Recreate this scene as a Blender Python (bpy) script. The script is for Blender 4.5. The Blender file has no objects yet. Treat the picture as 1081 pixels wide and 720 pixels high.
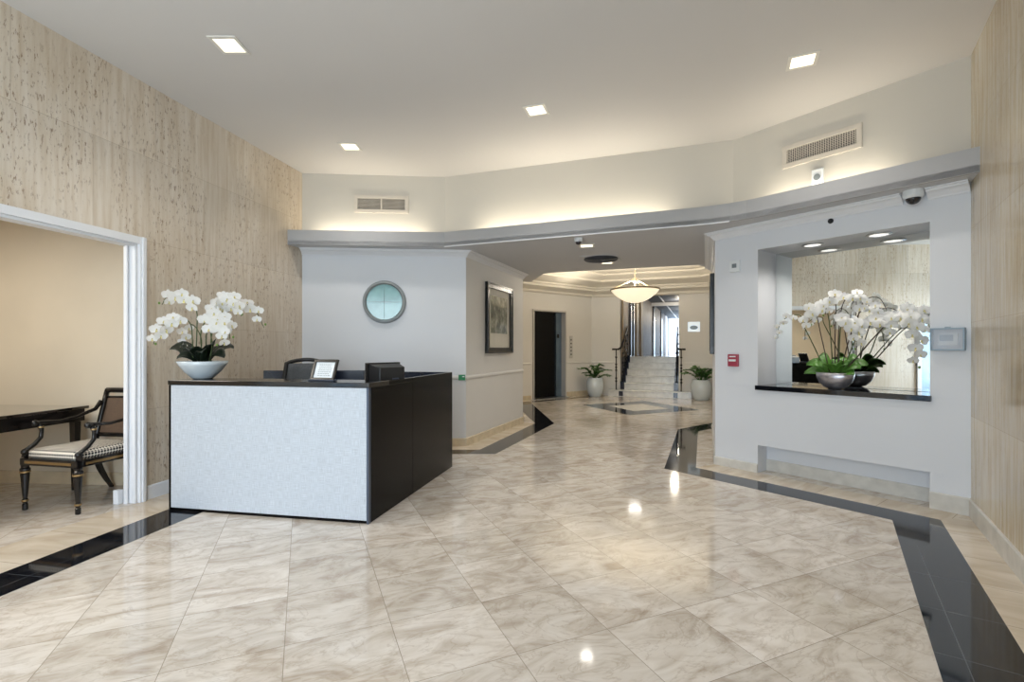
import bpy, bmesh, math, random
from mathutils import Vector, Matrix
random.seed(7)
SC = bpy.context.scene
COL = SC.collection
PI = math.pi

# ------------------------------------------------------------------ materials
def S(r, g, b):
    f = lambda c: (c/255/12.92) if c/255 <= .04045 else ((c/255+.055)/1.055)**2.4
    return (f(r), f(g), f(b), 1)

def nodes(name):
    m = bpy.data.materials.new(name); m.use_nodes = True
    nt = m.node_tree; nt.nodes.clear()
    out = nt.nodes.new('ShaderNodeOutputMaterial'); b = nt.nodes.new('ShaderNodeBsdfPrincipled')
    nt.links.new(b.outputs[0], out.inputs[0])
    return m, nt, b

def N(nt, typ, **kw):
    n = nt.nodes.new(typ)
    for k, v in kw.items():
        if k.startswith('i_'):
            key = k[2:]
            key = int(key) if key.isdigit() else key.replace('_', ' ')
            n.inputs[key].default_value = v
        else: setattr(n, k, v)
    return n

def ramp(nt, fac, stops, mode='LINEAR'):
    r = nt.nodes.new('ShaderNodeValToRGB'); r.color_ramp.interpolation = mode
    e = r.color_ramp.elements
    e[0].position, e[0].color = stops[0]
    e[1].position, e[1].color = stops[-1]
    for p, c in stops[1:-1]:
        x = e.new(p); x.color = c
    nt.links.new(fac, r.inputs[0]); return r

def mixc(nt, fac, a, b, mode='MIX'):
    m = nt.nodes.new('ShaderNodeMix'); m.data_type = 'RGBA'; m.blend_type = mode
    for sock, v in ((m.inputs[0], fac), (m.inputs[6], a), (m.inputs[7], b)):
        if hasattr(v, 'is_linked') or hasattr(v, 'links'): nt.links.new(v, sock)
        else: sock.default_value = v
    return m.outputs[2]

def plain(name, col, rough=.5, metal=0, var=.03, scale=6, spec=.5, emit=None, es=1, trans=0, coat=0, bump=0, bscale=60):
    m, nt, b = nodes(name)
    tc = N(nt, 'ShaderNodeTexCoord'); nz = N(nt, 'ShaderNodeTexNoise', i_Scale=scale, i_Detail=3.0)
    nt.links.new(tc.outputs['Object'], nz.inputs['Vector'])
    lo = tuple(max(0, c*(1-var)) for c in col[:3])+(1,); hi = tuple(min(1, c*(1+var)) for c in col[:3])+(1,)
    r = ramp(nt, nz.outputs[0], [(.3, lo), (.7, hi)])
    nt.links.new(r.outputs[0], b.inputs['Base Color'])
    b.inputs['Roughness'].default_value = rough; b.inputs['Metallic'].default_value = metal
    b.inputs['Specular IOR Level'].default_value = spec
    b.inputs['Transmission Weight'].default_value = trans
    b.inputs['Coat Weight'].default_value = coat
    if emit:
        b.inputs['Emission Color'].default_value = emit; b.inputs['Emission Strength'].default_value = es
    if bump:
        n2 = N(nt, 'ShaderNodeTexNoise', i_Scale=bscale, i_Detail=2.0); nt.links.new(tc.outputs['Object'], n2.inputs['Vector'])
        bp = N(nt, 'ShaderNodeBump', i_Strength=bump, i_Distance=.01)
        nt.links.new(n2.outputs[0], bp.inputs['Height']); nt.links.new(bp.outputs[0], b.inputs['Normal'])
    return m

def uvmap(nt, scale, loc=(0, 0, 0), rot=0):
    tc = N(nt, 'ShaderNodeTexCoord'); mp = N(nt, 'ShaderNodeMapping')
    mp.inputs['Scale'].default_value = scale; mp.inputs['Location'].default_value = loc; mp.inputs['Rotation'].default_value = (0, 0, rot)
    nt.links.new(tc.outputs['UV'], mp.inputs['Vector']); return mp.outputs[0]

def travertine(name, base, dark, pale, pit=1.0, rough=.28, seed=0):
    m, nt, b = nodes(name); L = nt.links.new
    st = N(nt, 'ShaderNodeTexNoise', i_Scale=1.0, i_Detail=6.0, i_Roughness=.62); L(uvmap(nt, (24, 1.6, 1), (seed, seed, 0)), st.inputs['Vector'])
    c1 = ramp(nt, st.outputs[0], [(.3, dark), (.5, base), (.72, pale)])
    big = N(nt, 'ShaderNodeTexNoise', i_Scale=1.0, i_Detail=2.0); L(uvmap(nt, (.9, .5, 1), (seed+3, 1, 0)), big.inputs['Vector'])
    c2 = ramp(nt, big.outputs[0], [(.35, (.88, .85, .80, 1)), (.65, (1.06, 1.06, 1.06, 1))])
    col = mixc(nt, 1.0, c1.outputs[0], c2.outputs[0], 'MULTIPLY')
    # slab to slab tone and joints
    bk = N(nt, 'ShaderNodeTexBrick', offset=.5, i_Scale=1.0)
    bk.inputs['Color1'].default_value = (.90, .89, .87, 1); bk.inputs['Color2'].default_value = (1.06, 1.05, 1.03, 1); bk.inputs['Mortar'].default_value = (.72, .68, .62, 1)
    bk.inputs['Mortar Size'].default_value = .0022; bk.inputs['Mortar Smooth'].default_value = .3
    bk.inputs['Brick Width'].default_value = 1.06; bk.inputs['Row Height'].default_value = .735
    L(uvmap(nt, (1, 1, 1), (.13+seed*.31, -.055, 0)), bk.inputs['Vector'])
    col = mixc(nt, 1.0, col, bk.outputs[0], 'MULTIPLY')
    # vertical pits
    pn = N(nt, 'ShaderNodeTexNoise', i_Scale=1.0, i_Detail=5.0, i_Roughness=.7); L(uvmap(nt, (52, 14, 1), (seed, 0, 0)), pn.inputs['Vector'])
    zone = N(nt, 'ShaderNodeTexNoise', i_Scale=1.0, i_Detail=3.0); L(uvmap(nt, (3.4, .8, 1), (seed+7, 2, 0)), zone.inputs['Vector'])
    zr = ramp(nt, zone.outputs[0], [(.40, (.05, .05, .05, 1)), (.60, (1, 1, 1, 1))])
    pr = ramp(nt, pn.outputs[0], [(.555, (0, 0, 0, 1)), (.62, (1, 1, 1, 1))])
    mul = N(nt, 'ShaderNodeMath', operation='MULTIPLY'); L(zr.outputs[0], mul.inputs[0]); L(pr.outputs[0], mul.inputs[1])
    mu2 = N(nt, 'ShaderNodeMath', operation='MULTIPLY', i_1=.75*pit); L(mul.outputs[0], mu2.inputs[0])
    col = mixc(nt, mu2.outputs[0], col, S(118, 86, 56))
    L(col, b.inputs['Base Color'])
    b.inputs['Roughness'].default_value = rough; b.inputs['Specular IOR Level'].default_value = .45
    bp = N(nt, 'ShaderNodeBump', i_Strength=.25, i_Distance=.004, invert=True); L(mu2.outputs[0], bp.inputs['Height']); L(bp.outputs[0], b.inputs['Normal'])
    return m

def marble_floor(name):
    m, nt, b = nodes(name); L = nt.links.new
    T = .463; th = math.atan2(.398, .917)      # tile grid turned against the room
    tc = N(nt, 'ShaderNodeTexCoord')
    mp = N(nt, 'ShaderNodeMapping', vector_type='POINT'); mp.inputs['Rotation'].default_value = (0, 0, -th)
    mp.inputs['Location'].default_value = (.076+T*4, -2.825+T*10, 0)
    L(tc.outputs['Object'], mp.inputs['Vector'])
    bk = N(nt, 'ShaderNodeTexBrick', offset=0.0, squash=1.0, i_Scale=1.0)
    bk.inputs['Color1'].default_value = (0, 0, 0, 1); bk.inputs['Color2'].default_value = (1, 1, 1, 1); bk.inputs['Mortar'].default_value = (.5, .5, .5, 1)
    bk.inputs['Mortar Size'].default_value = .0016; bk.inputs['Mortar Smooth'].default_value = .2; bk.inputs['Bias'].default_value = 0
    bk.inputs['Brick Width'].default_value = T; bk.inputs['Row Height'].default_value = T
    L(mp.outputs[0], bk.inputs['Vector'])
    # per tile random offset of the veining
    sc = N(nt, 'ShaderNodeVectorMath', operation='SCALE'); sc.inputs['Scale'].default_value = 1/T; L(mp.outputs[0], sc.inputs[0])
    fl = N(nt, 'ShaderNodeVectorMath', operation='FLOOR'); L(sc.outputs[0], fl.inputs[0])
    wn = N(nt, 'ShaderNodeTexWhiteNoise', noise_dimensions='3D'); L(fl.outputs[0], wn.inputs['Vector'])
    ofs = N(nt, 'ShaderNodeVectorMath', operation='SCALE'); ofs.inputs['Scale'].default_value = 9; L(wn.outputs['Color'], ofs.inputs[0])
    mp2 = N(nt, 'ShaderNodeMapping'); mp2.inputs['Scale'].default_value = (2.2, 4.6, 1); mp2.inputs['Rotation'].default_value = (0, 0, .55); L(mp.outputs[0], mp2.inputs['Vector'])
    ad = N(nt, 'ShaderNodeVectorMath', operation='ADD'); L(mp2.outputs[0], ad.inputs[0]); L(ofs.outputs[0], ad.inputs[1])
    n1 = N(nt, 'ShaderNodeTexNoise', i_Scale=1.3, i_Detail=8.0, i_Roughness=.62, i_Distortion=1.5); L(ad.outputs[0], n1.inputs['Vector'])
    c1 = ramp(nt, n1.outputs[0], [(.26, S(164, 150, 134)), (.42, S(192, 182, 170)), (.54, S(208, 200, 190)), (.7, S(218, 212, 204))])
    # thin veins
    n2 = N(nt, 'ShaderNodeTexNoise', i_Scale=1.0, i_Detail=6.0, i_Roughness=.6, i_Distortion=2.2); L(ad.outputs[0], n2.inputs['Vector'])
    v = ramp(nt, n2.outputs[0], [(.470, (0, 0, 0, 1)), (.495, (1, 1, 1, 1)), (.52, (0, 0, 0, 1))])
    vf = N(nt, 'ShaderNodeMath', operation='MULTIPLY', i_1=.30); L(v.outputs[0], vf.inputs[0])
    col = mixc(nt, vf.outputs[0], c1.outputs[0], S(146, 128, 108))
    tone = ramp(nt, wn.outputs['Value'], [(0, (.86, .85, .83, 1)), (1, (1.05, 1.05, 1.05, 1))])
    col = mixc(nt, 1.0, col, tone.outputs[0], 'MULTIPLY')
    # joints
    col = mixc(nt, bk.outputs['Fac'], col, S(142, 132, 118))
    L(col, b.inputs['Base Color'])
    rr = ramp(nt, n1.outputs[0], [(.3, (.10, .10, .10, 1)), (.7, (.055, .055, .055, 1))]); L(rr.outputs[0], b.inputs['Roughness'])
    b.inputs['Specular IOR Level'].default_value = .55
    return m

def granite(name, col=S(20, 22, 27), tile=.46, rough=.06):
    m, nt, b = nodes(name); L = nt.links.new
    nz = N(nt, 'ShaderNodeTexNoise', i_Scale=160.0, i_Detail=3.0)
    tc = N(nt, 'ShaderNodeTexCoord'); L(tc.outputs['Object'], nz.inputs['Vector'])
    c = ramp(nt, nz.outputs[0], [(.35, tuple(x*.6 for x in col[:3])+(1,)), (.7, tuple(x*1.6 for x in col[:3])+(1,))])
    bk = N(nt, 'ShaderNodeTexBrick', offset=0.0, i_Scale=1.0); L(uvmap(nt, (1, 1, 1)), bk.inputs['Vector'])
    bk.inputs['Mortar Size'].default_value = .0018; bk.inputs['Brick Width'].default_value = tile; bk.inputs['Row Height'].default_value = tile
    cc = mixc(nt, bk.outputs['Fac'], c.outputs[0], S(86, 88, 92)); L(cc, b.inputs['Base Color'])
    b.inputs['Roughness'].default_value = rough; b.inputs['Specular IOR Level'].default_value = .8
    return m

def linen(name, col):
    m, nt, b = nodes(name); L = nt.links.new
    h = N(nt, 'ShaderNodeTexNoise', i_Scale=1.0, i_Detail=3.0); L(uvmap(nt, (14, 320, 1)), h.inputs['Vector'])
    v = N(nt, 'ShaderNodeTexNoise', i_Scale=1.0, i_Detail=3.0); L(uvmap(nt, (320, 14, 1)), v.inputs['Vector'])
    ad = N(nt, 'ShaderNodeMath', operation='ADD'); L(h.outputs[0], ad.inputs[0]); L(v.outputs[0], ad.inputs[1])
    hf = N(nt, 'ShaderNodeMath', operation='MULTIPLY', i_1=.5); L(ad.outputs[0], hf.inputs[0])
    c = ramp(nt, hf.outputs[0], [(.38, tuple(x*.80 for x in col[:3])+(1,)), (.6, tuple(min(1, x*1.1) for x in col[:3])+(1,))])
    L(c.outputs[0], b.inputs['Base Color']); b.inputs['Roughness'].default_value = .45
    bp = N(nt, 'ShaderNodeBump', i_Strength=.15, i_Distance=.002); L(hf.outputs[0], bp.inputs['Height']); L(bp.outputs[0], b.inputs['Normal'])
    return m

def woodgrain(name, a, c, rough=.3, sx=3, sy=26, horiz=False):
    m, nt, b = nodes(name); L = nt.links.new
    s = (sx, sy, 1) if horiz else (sy, sx, 1)
    n = N(nt, 'ShaderNodeTexNoise', i_Scale=1.0, i_Detail=6.0, i_Distortion=.6); L(uvmap(nt, s), n.inputs['Vector'])
    r = ramp(nt, n.outputs[0], [(.3, a), (.7, c)]); L(r.outputs[0], b.inputs['Base Color'])
    b.inputs['Roughness'].default_value = rough
    return m

M = {}
M['ceil'] = plain('ceiling_paint', S(212, 209, 206), .7, var=.012, scale=.8)
M['soffit'] = plain('soffit_paint', S(198, 199, 202), .7, var=.012, scale=.8)
M['fascia'] = plain('fascia_paint', S(170, 170, 171), .6, var=.012, scale=.8)
M['wallwhite'] = plain('white_wallcovering', S(216, 219, 224), .5, var=.015, scale=1.5, bump=.05, bscale=220)
M['wallwarm'] = plain('warm_white_wallcovering', S(214, 212, 208), .5, var=.015, scale=1.5, bump=.05, bscale=220)
M['wallupper'] = plain('upper_wall_paint', S(204, 199, 189), .65, var=.012, scale=1.2)
M['trimwhite'] = plain('trim_paint', S(226, 228, 232), .35, var=.01)
M['cream'] = plain('cream_cornice_paint', S(220, 215, 204), .5, var=.01)
M['beige'] = plain('beige_wallcovering', S(210, 200, 182), .6, var=.03, scale=2)
M['trav'] = travertine('travertine_left', S(214, 204, 190), S(200, 185, 165), S(224, 217, 208), pit=1.0)
M['travr'] = travertine('travertine_right', S(206, 194, 172), S(186, 168, 138), S(218, 212, 200), pit=.4, rough=.15, seed=1.7)
M['floor'] = marble_floor('marble_floor')
M['granite'] = granite('black_granite')
M['sill'] = granite('black_granite_sill', tile=5)
M['base'] = plain('pale_marble', S(206, 203, 196), .25, var=.1, scale=9)
M['basew'] = plain('beige_marble', S(204, 190, 164), .25, var=.1, scale=9)
M['perim'] = granite('perimeter_marble', tile=.46); 
def mk_perim():
    m, nt, b = nodes('perimeter_marble_tiles'); L = nt.links.new
    n = N(nt, 'ShaderNodeTexNoise', i_Scale=1.0, i_Detail=6.0, i_Distortion=1.2); L(uvmap(nt, (5, 1.4, 1)), n.inputs['Vector'])
    r = ramp(nt, n.outputs[0], [(.3, S(188, 172, 150)), (.65, S(216, 204, 186))])
    bk = N(nt, 'ShaderNodeTexBrick', offset=0.0, i_Scale=1.0); L(uvmap(nt, (1, 1, 1)), bk.inputs['Vector'])
    bk.inputs['Mortar Size'].default_value = .0018; bk.inputs['Brick Width'].default_value = .46; bk.inputs['Row Height'].default_value = 9
    cc = mixc(nt, bk.outputs['Fac'], r.outputs[0], S(140, 128, 112)); L(cc, b.inputs['Base Color'])
    b.inputs['Roughness'].default_value = .09; return m
M['perim'] = mk_perim()
M['linen'] = linen('linen_laminate', S(188, 195, 203))
M['black'] = plain('black_laminate', S(9, 9, 10), .22, var=.5, scale=2, spec=.12)
M['blackgloss'] = plain('black_countertop', S(16, 17, 20), .12, var=.2, spec=.7)
M['navy'] = plain('dark_blue_black_panel', S(22, 28, 44), .25, var=.2)
M['edge'] = plain('dark_metal_edge', S(78, 86, 102), .35, metal=.4)
M['plastic'] = plain('black_plastic', S(18, 17, 18), .4, var=.15, bump=.05)
M['mesh'] = plain('grey_mesh_fabric', S(88, 90, 92), .8, var=.25, scale=90)
M['chrome'] = plain('brushed_steel', S(176, 180, 184), .28, metal=1, var=.06)
M['steel'] = plain('blued_steel', S(120, 136, 150), .3, metal=.9, var=.15, scale=3)
M['lightfix'] = plain('fixture_white', S(225, 222, 214), .4)
M['lampglow'] = plain('downlight_lens', S(255, 250, 235), .4, emit=(1, .90, .70, 1), es=1.5)
M['coolglow'] = plain('cool_lens', S(255, 255, 255), .4, emit=(1, .97, .92, 1), es=1.0)
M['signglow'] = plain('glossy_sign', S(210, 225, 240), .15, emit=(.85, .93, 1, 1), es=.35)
M['bowlglow'] = plain('alabaster_glass', S(236, 226, 200), .35, var=.1, scale=10, emit=(1, .86, .62, 1), es=.75)
M['bronze'] = plain('pale_bronze', S(206, 192, 166), .35, metal=.3)
M['rimb'] = plain('dark_bronze', S(112, 98, 78), .35, metal=.5)
M['dark'] = plain('dark_void', S(20, 19, 19), .7)
M['elevframe'] = plain('pale_steel_frame', S(190, 188, 184), .35, metal=.2)
M['elev'] = plain('dark_elevator_panel', S(7, 6, 6), .3, var=.3, spec=.2)
M['grille'] = plain('grille_paint', S(206, 198, 186), .5)
M['mirror'] = plain('mirror_silver', (.80, .82, .80, 1), .0, metal=1, var=0)
M['teal'] = plain('teal_mirror_glass', S(132, 178, 180), .12, metal=.0, var=.16, scale=7, spec=.7)
M['silver'] = plain('silver_frame', S(150, 156, 158), .35, metal=.5)
M['frame'] = plain('black_lacquer_frame', S(20, 18, 18), .25, var=.2)
M['mat'] = plain('mat_board', S(214, 210, 198), .6)
M['paper'] = plain('paper_white', S(226, 230, 232), .6)
M['ink'] = plain('grey_ink', S(120, 128, 132), .6)
M['ceram'] = plain('white_ceramic', S(196, 206, 212), .12, coat=.5)
M['silverbowl'] = plain('silver_leaf_bowl', S(186, 184, 190), .32, metal=.85, var=.14, scale=24, bump=.2, bscale=70)
M['petal'] = plain('white_petal', S(240, 240, 240), .5, var=.02, scale=30)
def petal_mat():
    nt = M['petal'].node_tree; b = nt.nodes['Principled BSDF']; out = [n for n in nt.nodes if n.type == 'OUTPUT_MATERIAL'][0]
    tr = N(nt, 'ShaderNodeBsdfTranslucent'); tr.inputs[0].default_value = (.93, .93, .90, 1)
    mx = N(nt, 'ShaderNodeMixShader'); mx.inputs[0].default_value = .42
    nt.links.new(b.outputs[0], mx.inputs[1]); nt.links.new(tr.outputs[0], mx.inputs[2]); nt.links.new(mx.outputs[0], out.inputs[0])
petal_mat()
M['lip'] = plain('pale_yellow_lip', S(216, 206, 150), .5)
M['bud'] = plain('green_bud', S(104, 134, 60), .5)
M['stem'] = plain('orchid_stem', S(66, 80, 40), .5, var=.2)
M['stemb'] = plain('brown_stem', S(60, 44, 30), .5, var=.2)
M['leafd'] = plain('dark_orchid_leaf', S(24, 34, 24), .3, var=.3)
M['leafg'] = plain('bright_orchid_leaf', S(82, 128, 50), .35, var=.35, scale=12)
M['zz'] = plain('glossy_leaf', S(66, 106, 50), .35, var=.4, scale=14)
M['pebble'] = plain('white_pebbles', S(190, 188, 180), .6, var=.3, scale=60)
M['soil'] = plain('dark_moss', S(40, 36, 24), .9, var=.4, scale=40)
M['lacq'] = plain('ebonised_wood', S(18, 16, 16), .2, var=.2)
M['gold'] = plain('worn_gilt', S(150, 124, 84), .35, metal=.7, var=.15)
M['cane'] = linen('woven_cane', S(92, 74, 60))
M['red'] = plain('red_plastic', S(158, 58, 76), .4)
M['white'] = plain('white_plastic', S(222, 226, 228), .35)
M['lens'] = plain('dark_dome_lens', S(20, 20, 26), .08, spec=.8)
M['lcd'] = plain('grey_lcd', S(136, 156, 172), .3)
M['green'] = plain('green_sign', S(40, 130, 84), .5)
M['iron'] = plain('black_iron', S(24, 24, 28), .35, metal=.4)
M['louvre'] = plain('grey_louvre', S(84, 86, 90), .5)
M['step'] = plain('white_marble_step', S(216, 216, 214), .2, var=.12, scale=8)
M['stepdark'] = plain('dark_stone_insert', S(30, 34, 52), .15)
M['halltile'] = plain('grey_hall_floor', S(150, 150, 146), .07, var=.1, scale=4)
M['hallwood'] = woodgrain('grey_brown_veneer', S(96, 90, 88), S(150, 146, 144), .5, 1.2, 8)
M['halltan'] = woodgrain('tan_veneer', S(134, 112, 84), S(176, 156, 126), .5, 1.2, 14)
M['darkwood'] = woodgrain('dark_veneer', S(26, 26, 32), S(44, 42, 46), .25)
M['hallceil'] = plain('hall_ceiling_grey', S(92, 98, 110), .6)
M['glass'] = plain('daylight_glass', S(220, 232, 245), .1, emit=(.80, .90, 1, 1), es=.7)
M['lawn'] = plain('lawn', S(84, 120, 60), .9, var=.3, scale=2)
M['acryl'] = plain('clear_acrylic', S(220, 226, 236), .08, spec=.6)
M['acryl'].node_tree.nodes['Principled BSDF'].inputs['Alpha'].default_value = .25
M['tabletop'] = plain('polished_black_tabletop', S(24, 20, 18), .06, spec=.9, coat=1)
def cushion():
    m, nt, b = nodes('dotted_fabric'); L = nt.links.new
    fr = N(nt, 'ShaderNodeVectorMath', operation='FRACTION'); L(uvmap(nt, (40, 40, 0), (0, 0, .5)), fr.inputs[0])
    sb = N(nt, 'ShaderNodeVectorMath', operation='SUBTRACT'); sb.inputs[1].default_value = (.5, .5, .5); L(fr.outputs[0], sb.inputs[0])
    ln = N(nt, 'ShaderNodeVectorMath', operation='LENGTH'); L(sb.outputs[0], ln.inputs[0])
    r = ramp(nt, ln.outputs['Value'], [(.37, S(26, 24, 28)), (.41, S(228, 222, 210))]); L(r.outputs[0], b.inputs['Base Color'])
    b.inputs['Roughness'].default_value = .8; return m
M['dots'] = cushion()
def artprint(seed, kind=0):
    m, nt, b = nodes('art_print'); L = nt.links.new
    n = N(nt, 'ShaderNodeTexNoise', i_Scale=1.0, i_Detail=7.0, i_Roughness=.7); L(uvmap(nt, (7, 5, 1), (seed, 0, 0)), n.inputs['Vector'])
    r = ramp(nt, n.outputs[0], [(.36, S(72, 74, 62)), (.5, S(120, 122, 106)), (.66, S(186, 186, 172))]); L(r.outputs[0], b.inputs['Base Color'])
    b.inputs['Roughness'].default_value = .08; return m
M['art'] = artprint(2.3)

# ------------------------------------------------------------------ mesh builder
class MB:
    def __init__(self): self.v = []; self.f = []; self.uv = []; self.m = []; self.cm = 0
    def face(self, pts, uvs=None):
        i = len(self.v); self.v += [tuple(p) for p in pts]; self.f.append(list(range(i, i+len(pts)))); self.uv.append(uvs); self.m.append(self.cm)
    def grid(self, rows, closed=True, caps=True):
        i = len(self.v); n = len(rows[0])
        for r in rows: self.v += [tuple(p) for p in r]
        for a in range(len(rows)-1):
            for k in range(n if closed else n-1):
                k2 = (k+1) % n
                self.f.append([i+a*n+k, i+a*n+k2, i+(a+1)*n+k2, i+(a+1)*n+k]); self.uv.append(None); self.m.append(self.cm)
        if closed and caps:
            self.f.append([i+k for k in range(n)][::-1]); self.uv.append(None); self.m.append(self.cm)
            b = i+(len(rows)-1)*n
            self.f.append([b+k for k in range(n)]); self.uv.append(None); self.m.append(self.cm)
    def box(self, c, s, rz=0, M4=None):
        x, y, z = s[0]/2, s[1]/2, s[2]/2
        R = Matrix.Translation(Vector(c)) @ Matrix.Rotation(rz, 4, 'Z') if M4 is None else M4
        P = [R @ Vector(p) for p in ((-x,-y,-z),(x,-y,-z),(x,y,-z),(-x,y,-z),(-x,-y,z),(x,-y,z),(x,y,z),(-x,y,z))]
        i = len(self.v); self.v += [tuple(p) for p in P]
        for q in ((0,3,2,1),(4,5,6,7),(0,1,5,4),(1,2,6,5),(2,3,7,6),(3,0,4,7)):
            self.f.append([i+k for k in q]); self.uv.append(None); self.m.append(self.cm)
        return self
    def prism(self, poly, z0, z1):
        a = sum(poly[k][0]*poly[(k+1) % len(poly)][1]-poly[(k+1) % len(poly)][0]*poly[k][1] for k in range(len(poly)))
        if a < 0: poly = poly[::-1]
        n = len(poly); i = len(self.v)
        self.v += [(p[0], p[1], z0) for p in poly]+[(p[0], p[1], z1) for p in poly]
        self.f.append([i+k for k in range(n)][::-1]); self.f.append([i+n+k for k in range(n)])
        for k in range(n): self.f.append([i+k, i+(k+1) % n, i+n+(k+1) % n, i+n+k])
        self.uv += [None]*(n+2); self.m += [self.cm]*(n+2); return self
    def seg(self, a, b, z0, z1, t):
        """box between plan points a,b thickened by t to the LEFT of a->b"""
        d = Vector((b[0]-a[0], b[1]-a[1])).normalized(); l = Vector((-d.y, d.x))*t
        return self.prism([a, b, (b[0]+l.x, b[1]+l.y), (a[0]+l.x, a[1]+l.y)], z0, z1)
    def lathe(self, prof, c=(0, 0, 0), n=24, sx=1, sy=1):
        ring = prof[0][0] > .031 and prof[-1][0] > .031
        if ring: prof = list(prof)+[prof[0]]
        self.grid([[(c[0]+r*sx*math.cos(2*PI*k/n), c[1]+r*sy*math.sin(2*PI*k/n), c[2]+z) for k in range(n)] for r, z in prof], caps=not ring); return self
    def tube(self, pts, rad, n=8, sq=False):
        pts = [Vector(p) for p in pts]; rows = []
        up = None
        for k, p in enumerate(pts):
            d = (pts[min(k+1, len(pts)-1)]-pts[max(k-1, 0)]).normalized()
            if up is None: up = Vector((0, 0, 1)) if abs(d.z) < .9 else Vector((1, 0, 0))
            s = d.cross(up); s.normalize(); up = s.cross(d).normalized()
            r = rad[k] if isinstance(rad, (list, tuple)) else rad
            rows.append([p+s*r*math.cos(2*PI*(j+.5)/n)+up*r*math.sin(2*PI*(j+.5)/n) for j in range(n)])
        self.grid(rows); return self
    def ball(self, c, r, n=10, sz=1):
        m = n//2
        self.grid([[(c[0]+r*math.sin(PI*(a+.02)/(m+.04))*math.cos(2*PI*k/n), c[1]+r*math.sin(PI*(a+.02)/(m+.04))*math.sin(2*PI*k/n), c[2]-r*sz*math.cos(PI*(a+.02)/(m+.04))) for k in range(n)] for a in range(m+1)]); return self
    def build(self, name, mat, parent=None, smooth=False, bevel=0, uvdir=None):
        me = bpy.data.meshes.new(name); me.from_pydata(self.v, [], self.f); me.update()
        bm = bmesh.new(); bm.from_mesh(me); bmesh.ops.recalc_face_normals(bm, faces=bm.faces)
        uvl = bm.loops.layers.uv.new('UVMap')
        d = Vector(uvdir).normalized() if uvdir else None
        for f in bm.faces:
            nz = f.normal
            for l in f.loops:
                c = l.vert.co
                if abs(nz.z) > .7:
                    if d is not None: l[uvl].uv = (c.x*d.x+c.y*d.y, -c.x*d.y+c.y*d.x)
                    else: l[uvl].uv = (c.x, c.y)
                elif d is not None and abs(nz.x*d.x+nz.y*d.y) < .5: l[uvl].uv = (c.x*d.x+c.y*d.y, c.z)
                else:
                    t = Vector((-nz.y, nz.x)).normalized() if (abs(nz.x)+abs(nz.y)) > 1e-6 else Vector((1, 0))
                    l[uvl].uv = (c.x*t.x+c.y*t.y, c.z)
            f.smooth = smooth
        bm.to_mesh(me); bm.free()
        mats = mat if isinstance(mat, (list, tuple)) else [mat]
        for x in mats: me.materials.append(x)
        if len(mats) > 1:
            for p, mi in zip(me.polygons, self.m): p.material_index = mi
        o = bpy.data.objects.new(name, me); COL.objects.link(o)
        if parent: o.parent = parent
        if bevel:
            bv = o.modifiers.new('bevel', 'BEVEL'); bv.width = bevel; bv.segments = 2; bv.limit_method = 'ANGLE'
        return o

def tag(o, label, cat, group=None, kind=None):
    if label: o['label'] = label
    if cat: o['category'] = cat
    if group: o['group'] = group
    if kind: o['kind'] = kind
    return o
def thing(name, loc, rz, label, cat, group=None):
    o = bpy.data.objects.new(name, None); COL.objects.link(o); o.empty_display_size = .1
    o.location = loc; o.rotation_euler = (0, 0, rz); return tag(o, label, cat, group)
def struct(o, label=None, cat=None):
    o['kind'] = 'structure'
    if label: o['label'] = label
    if cat: o['category'] = cat
    return o

def offset_pt(poly, k, o, closed=False):
    """vertex k of plan polyline moved by o to the RIGHT of travel, mitred"""
    n = len(poly); p = Vector(poly[k][:2])
    def right(a, b):
        d = (Vector(b[:2])-Vector(a[:2])).normalized(); return Vector((d.y, -d.x))
    a = right(poly[k-1], poly[k]) if (k > 0 or closed) else None
    b = right(poly[k], poly[(k+1) % n]) if (k < n-1 or closed) else None
    if a is None: q = b
    elif b is None: q = a
    else: q = (a+b)/(1+a.dot(b))
    return p+q*o
def sweep(mb, poly, prof, closed=False):
    rows = []
    for k in range(len(poly)):
        rows.append([(*offset_pt(poly, k, o, closed), z) for o, z in prof])
    if closed: rows.append(rows[0]); mb.grid(rows, caps=False)
    else: mb.grid(rows)
    return mb
def along(a, b, t): return (a[0]+(b[0]-a[0])*t, a[1]+(b[1]-a[1])*t)

# ------------------------------------------------------------------ plan
H = 3.63; SOF = 2.632
def lw(Y, off=0): return (-2.765+.2*(Y-6.34)-off, Y)     # travertine wall on the left
LB = lw(6.34); L0 = lw(-1.6)
B1 = (-.622, 6.51); PE = (.194, 8.575)
E0 = (-.23, 11.84); E1 = (2.287, 13.83); SE = (5.3, 12.64)
R1 = (5.95, 10.9); R2 = (4.9, 9.1); R3 = (3.25, 7.8)
NI = (3.614, 3.789); nt_ = Vector((-.603, .798)).normalized(); nn = Vector((.798, .603)).normalized()
def NP(s, k=0): return (NI[0]+nt_.x*s+nn.x*k, NI[1]+nt_.y*s+nn.y*k)   # s along the niche wall, k into it
NL = NP(2.143)
RB = (NI[0]-.67*5.389, -1.6)
U1 = (-.9, 6.483); U2 = NP(1.93)
W1 = (LB[0], 6.34)

# ------------------------------------------------------------------ floor
mb = MB(); mb.prism([(-7.2, -1.9), (4.2, -1.9), (6.6, 7), (6.6, 14.2), (-7.2, 14.2)], -.12, 0)
struct(mb.build('floor', M['floor']), 'polished beige marble tiled floor of the lobby', 'floor')
def strip(name, polys, uvd, mat='granite', z=.0012):
    mb = MB()
    for p in polys: mb.prism(p, -.001, z)
    return struct(mb.build(name, M[mat], uvdir=uvd))
dR = Vector((.67, 1)).normalized(); dN = nt_
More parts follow.
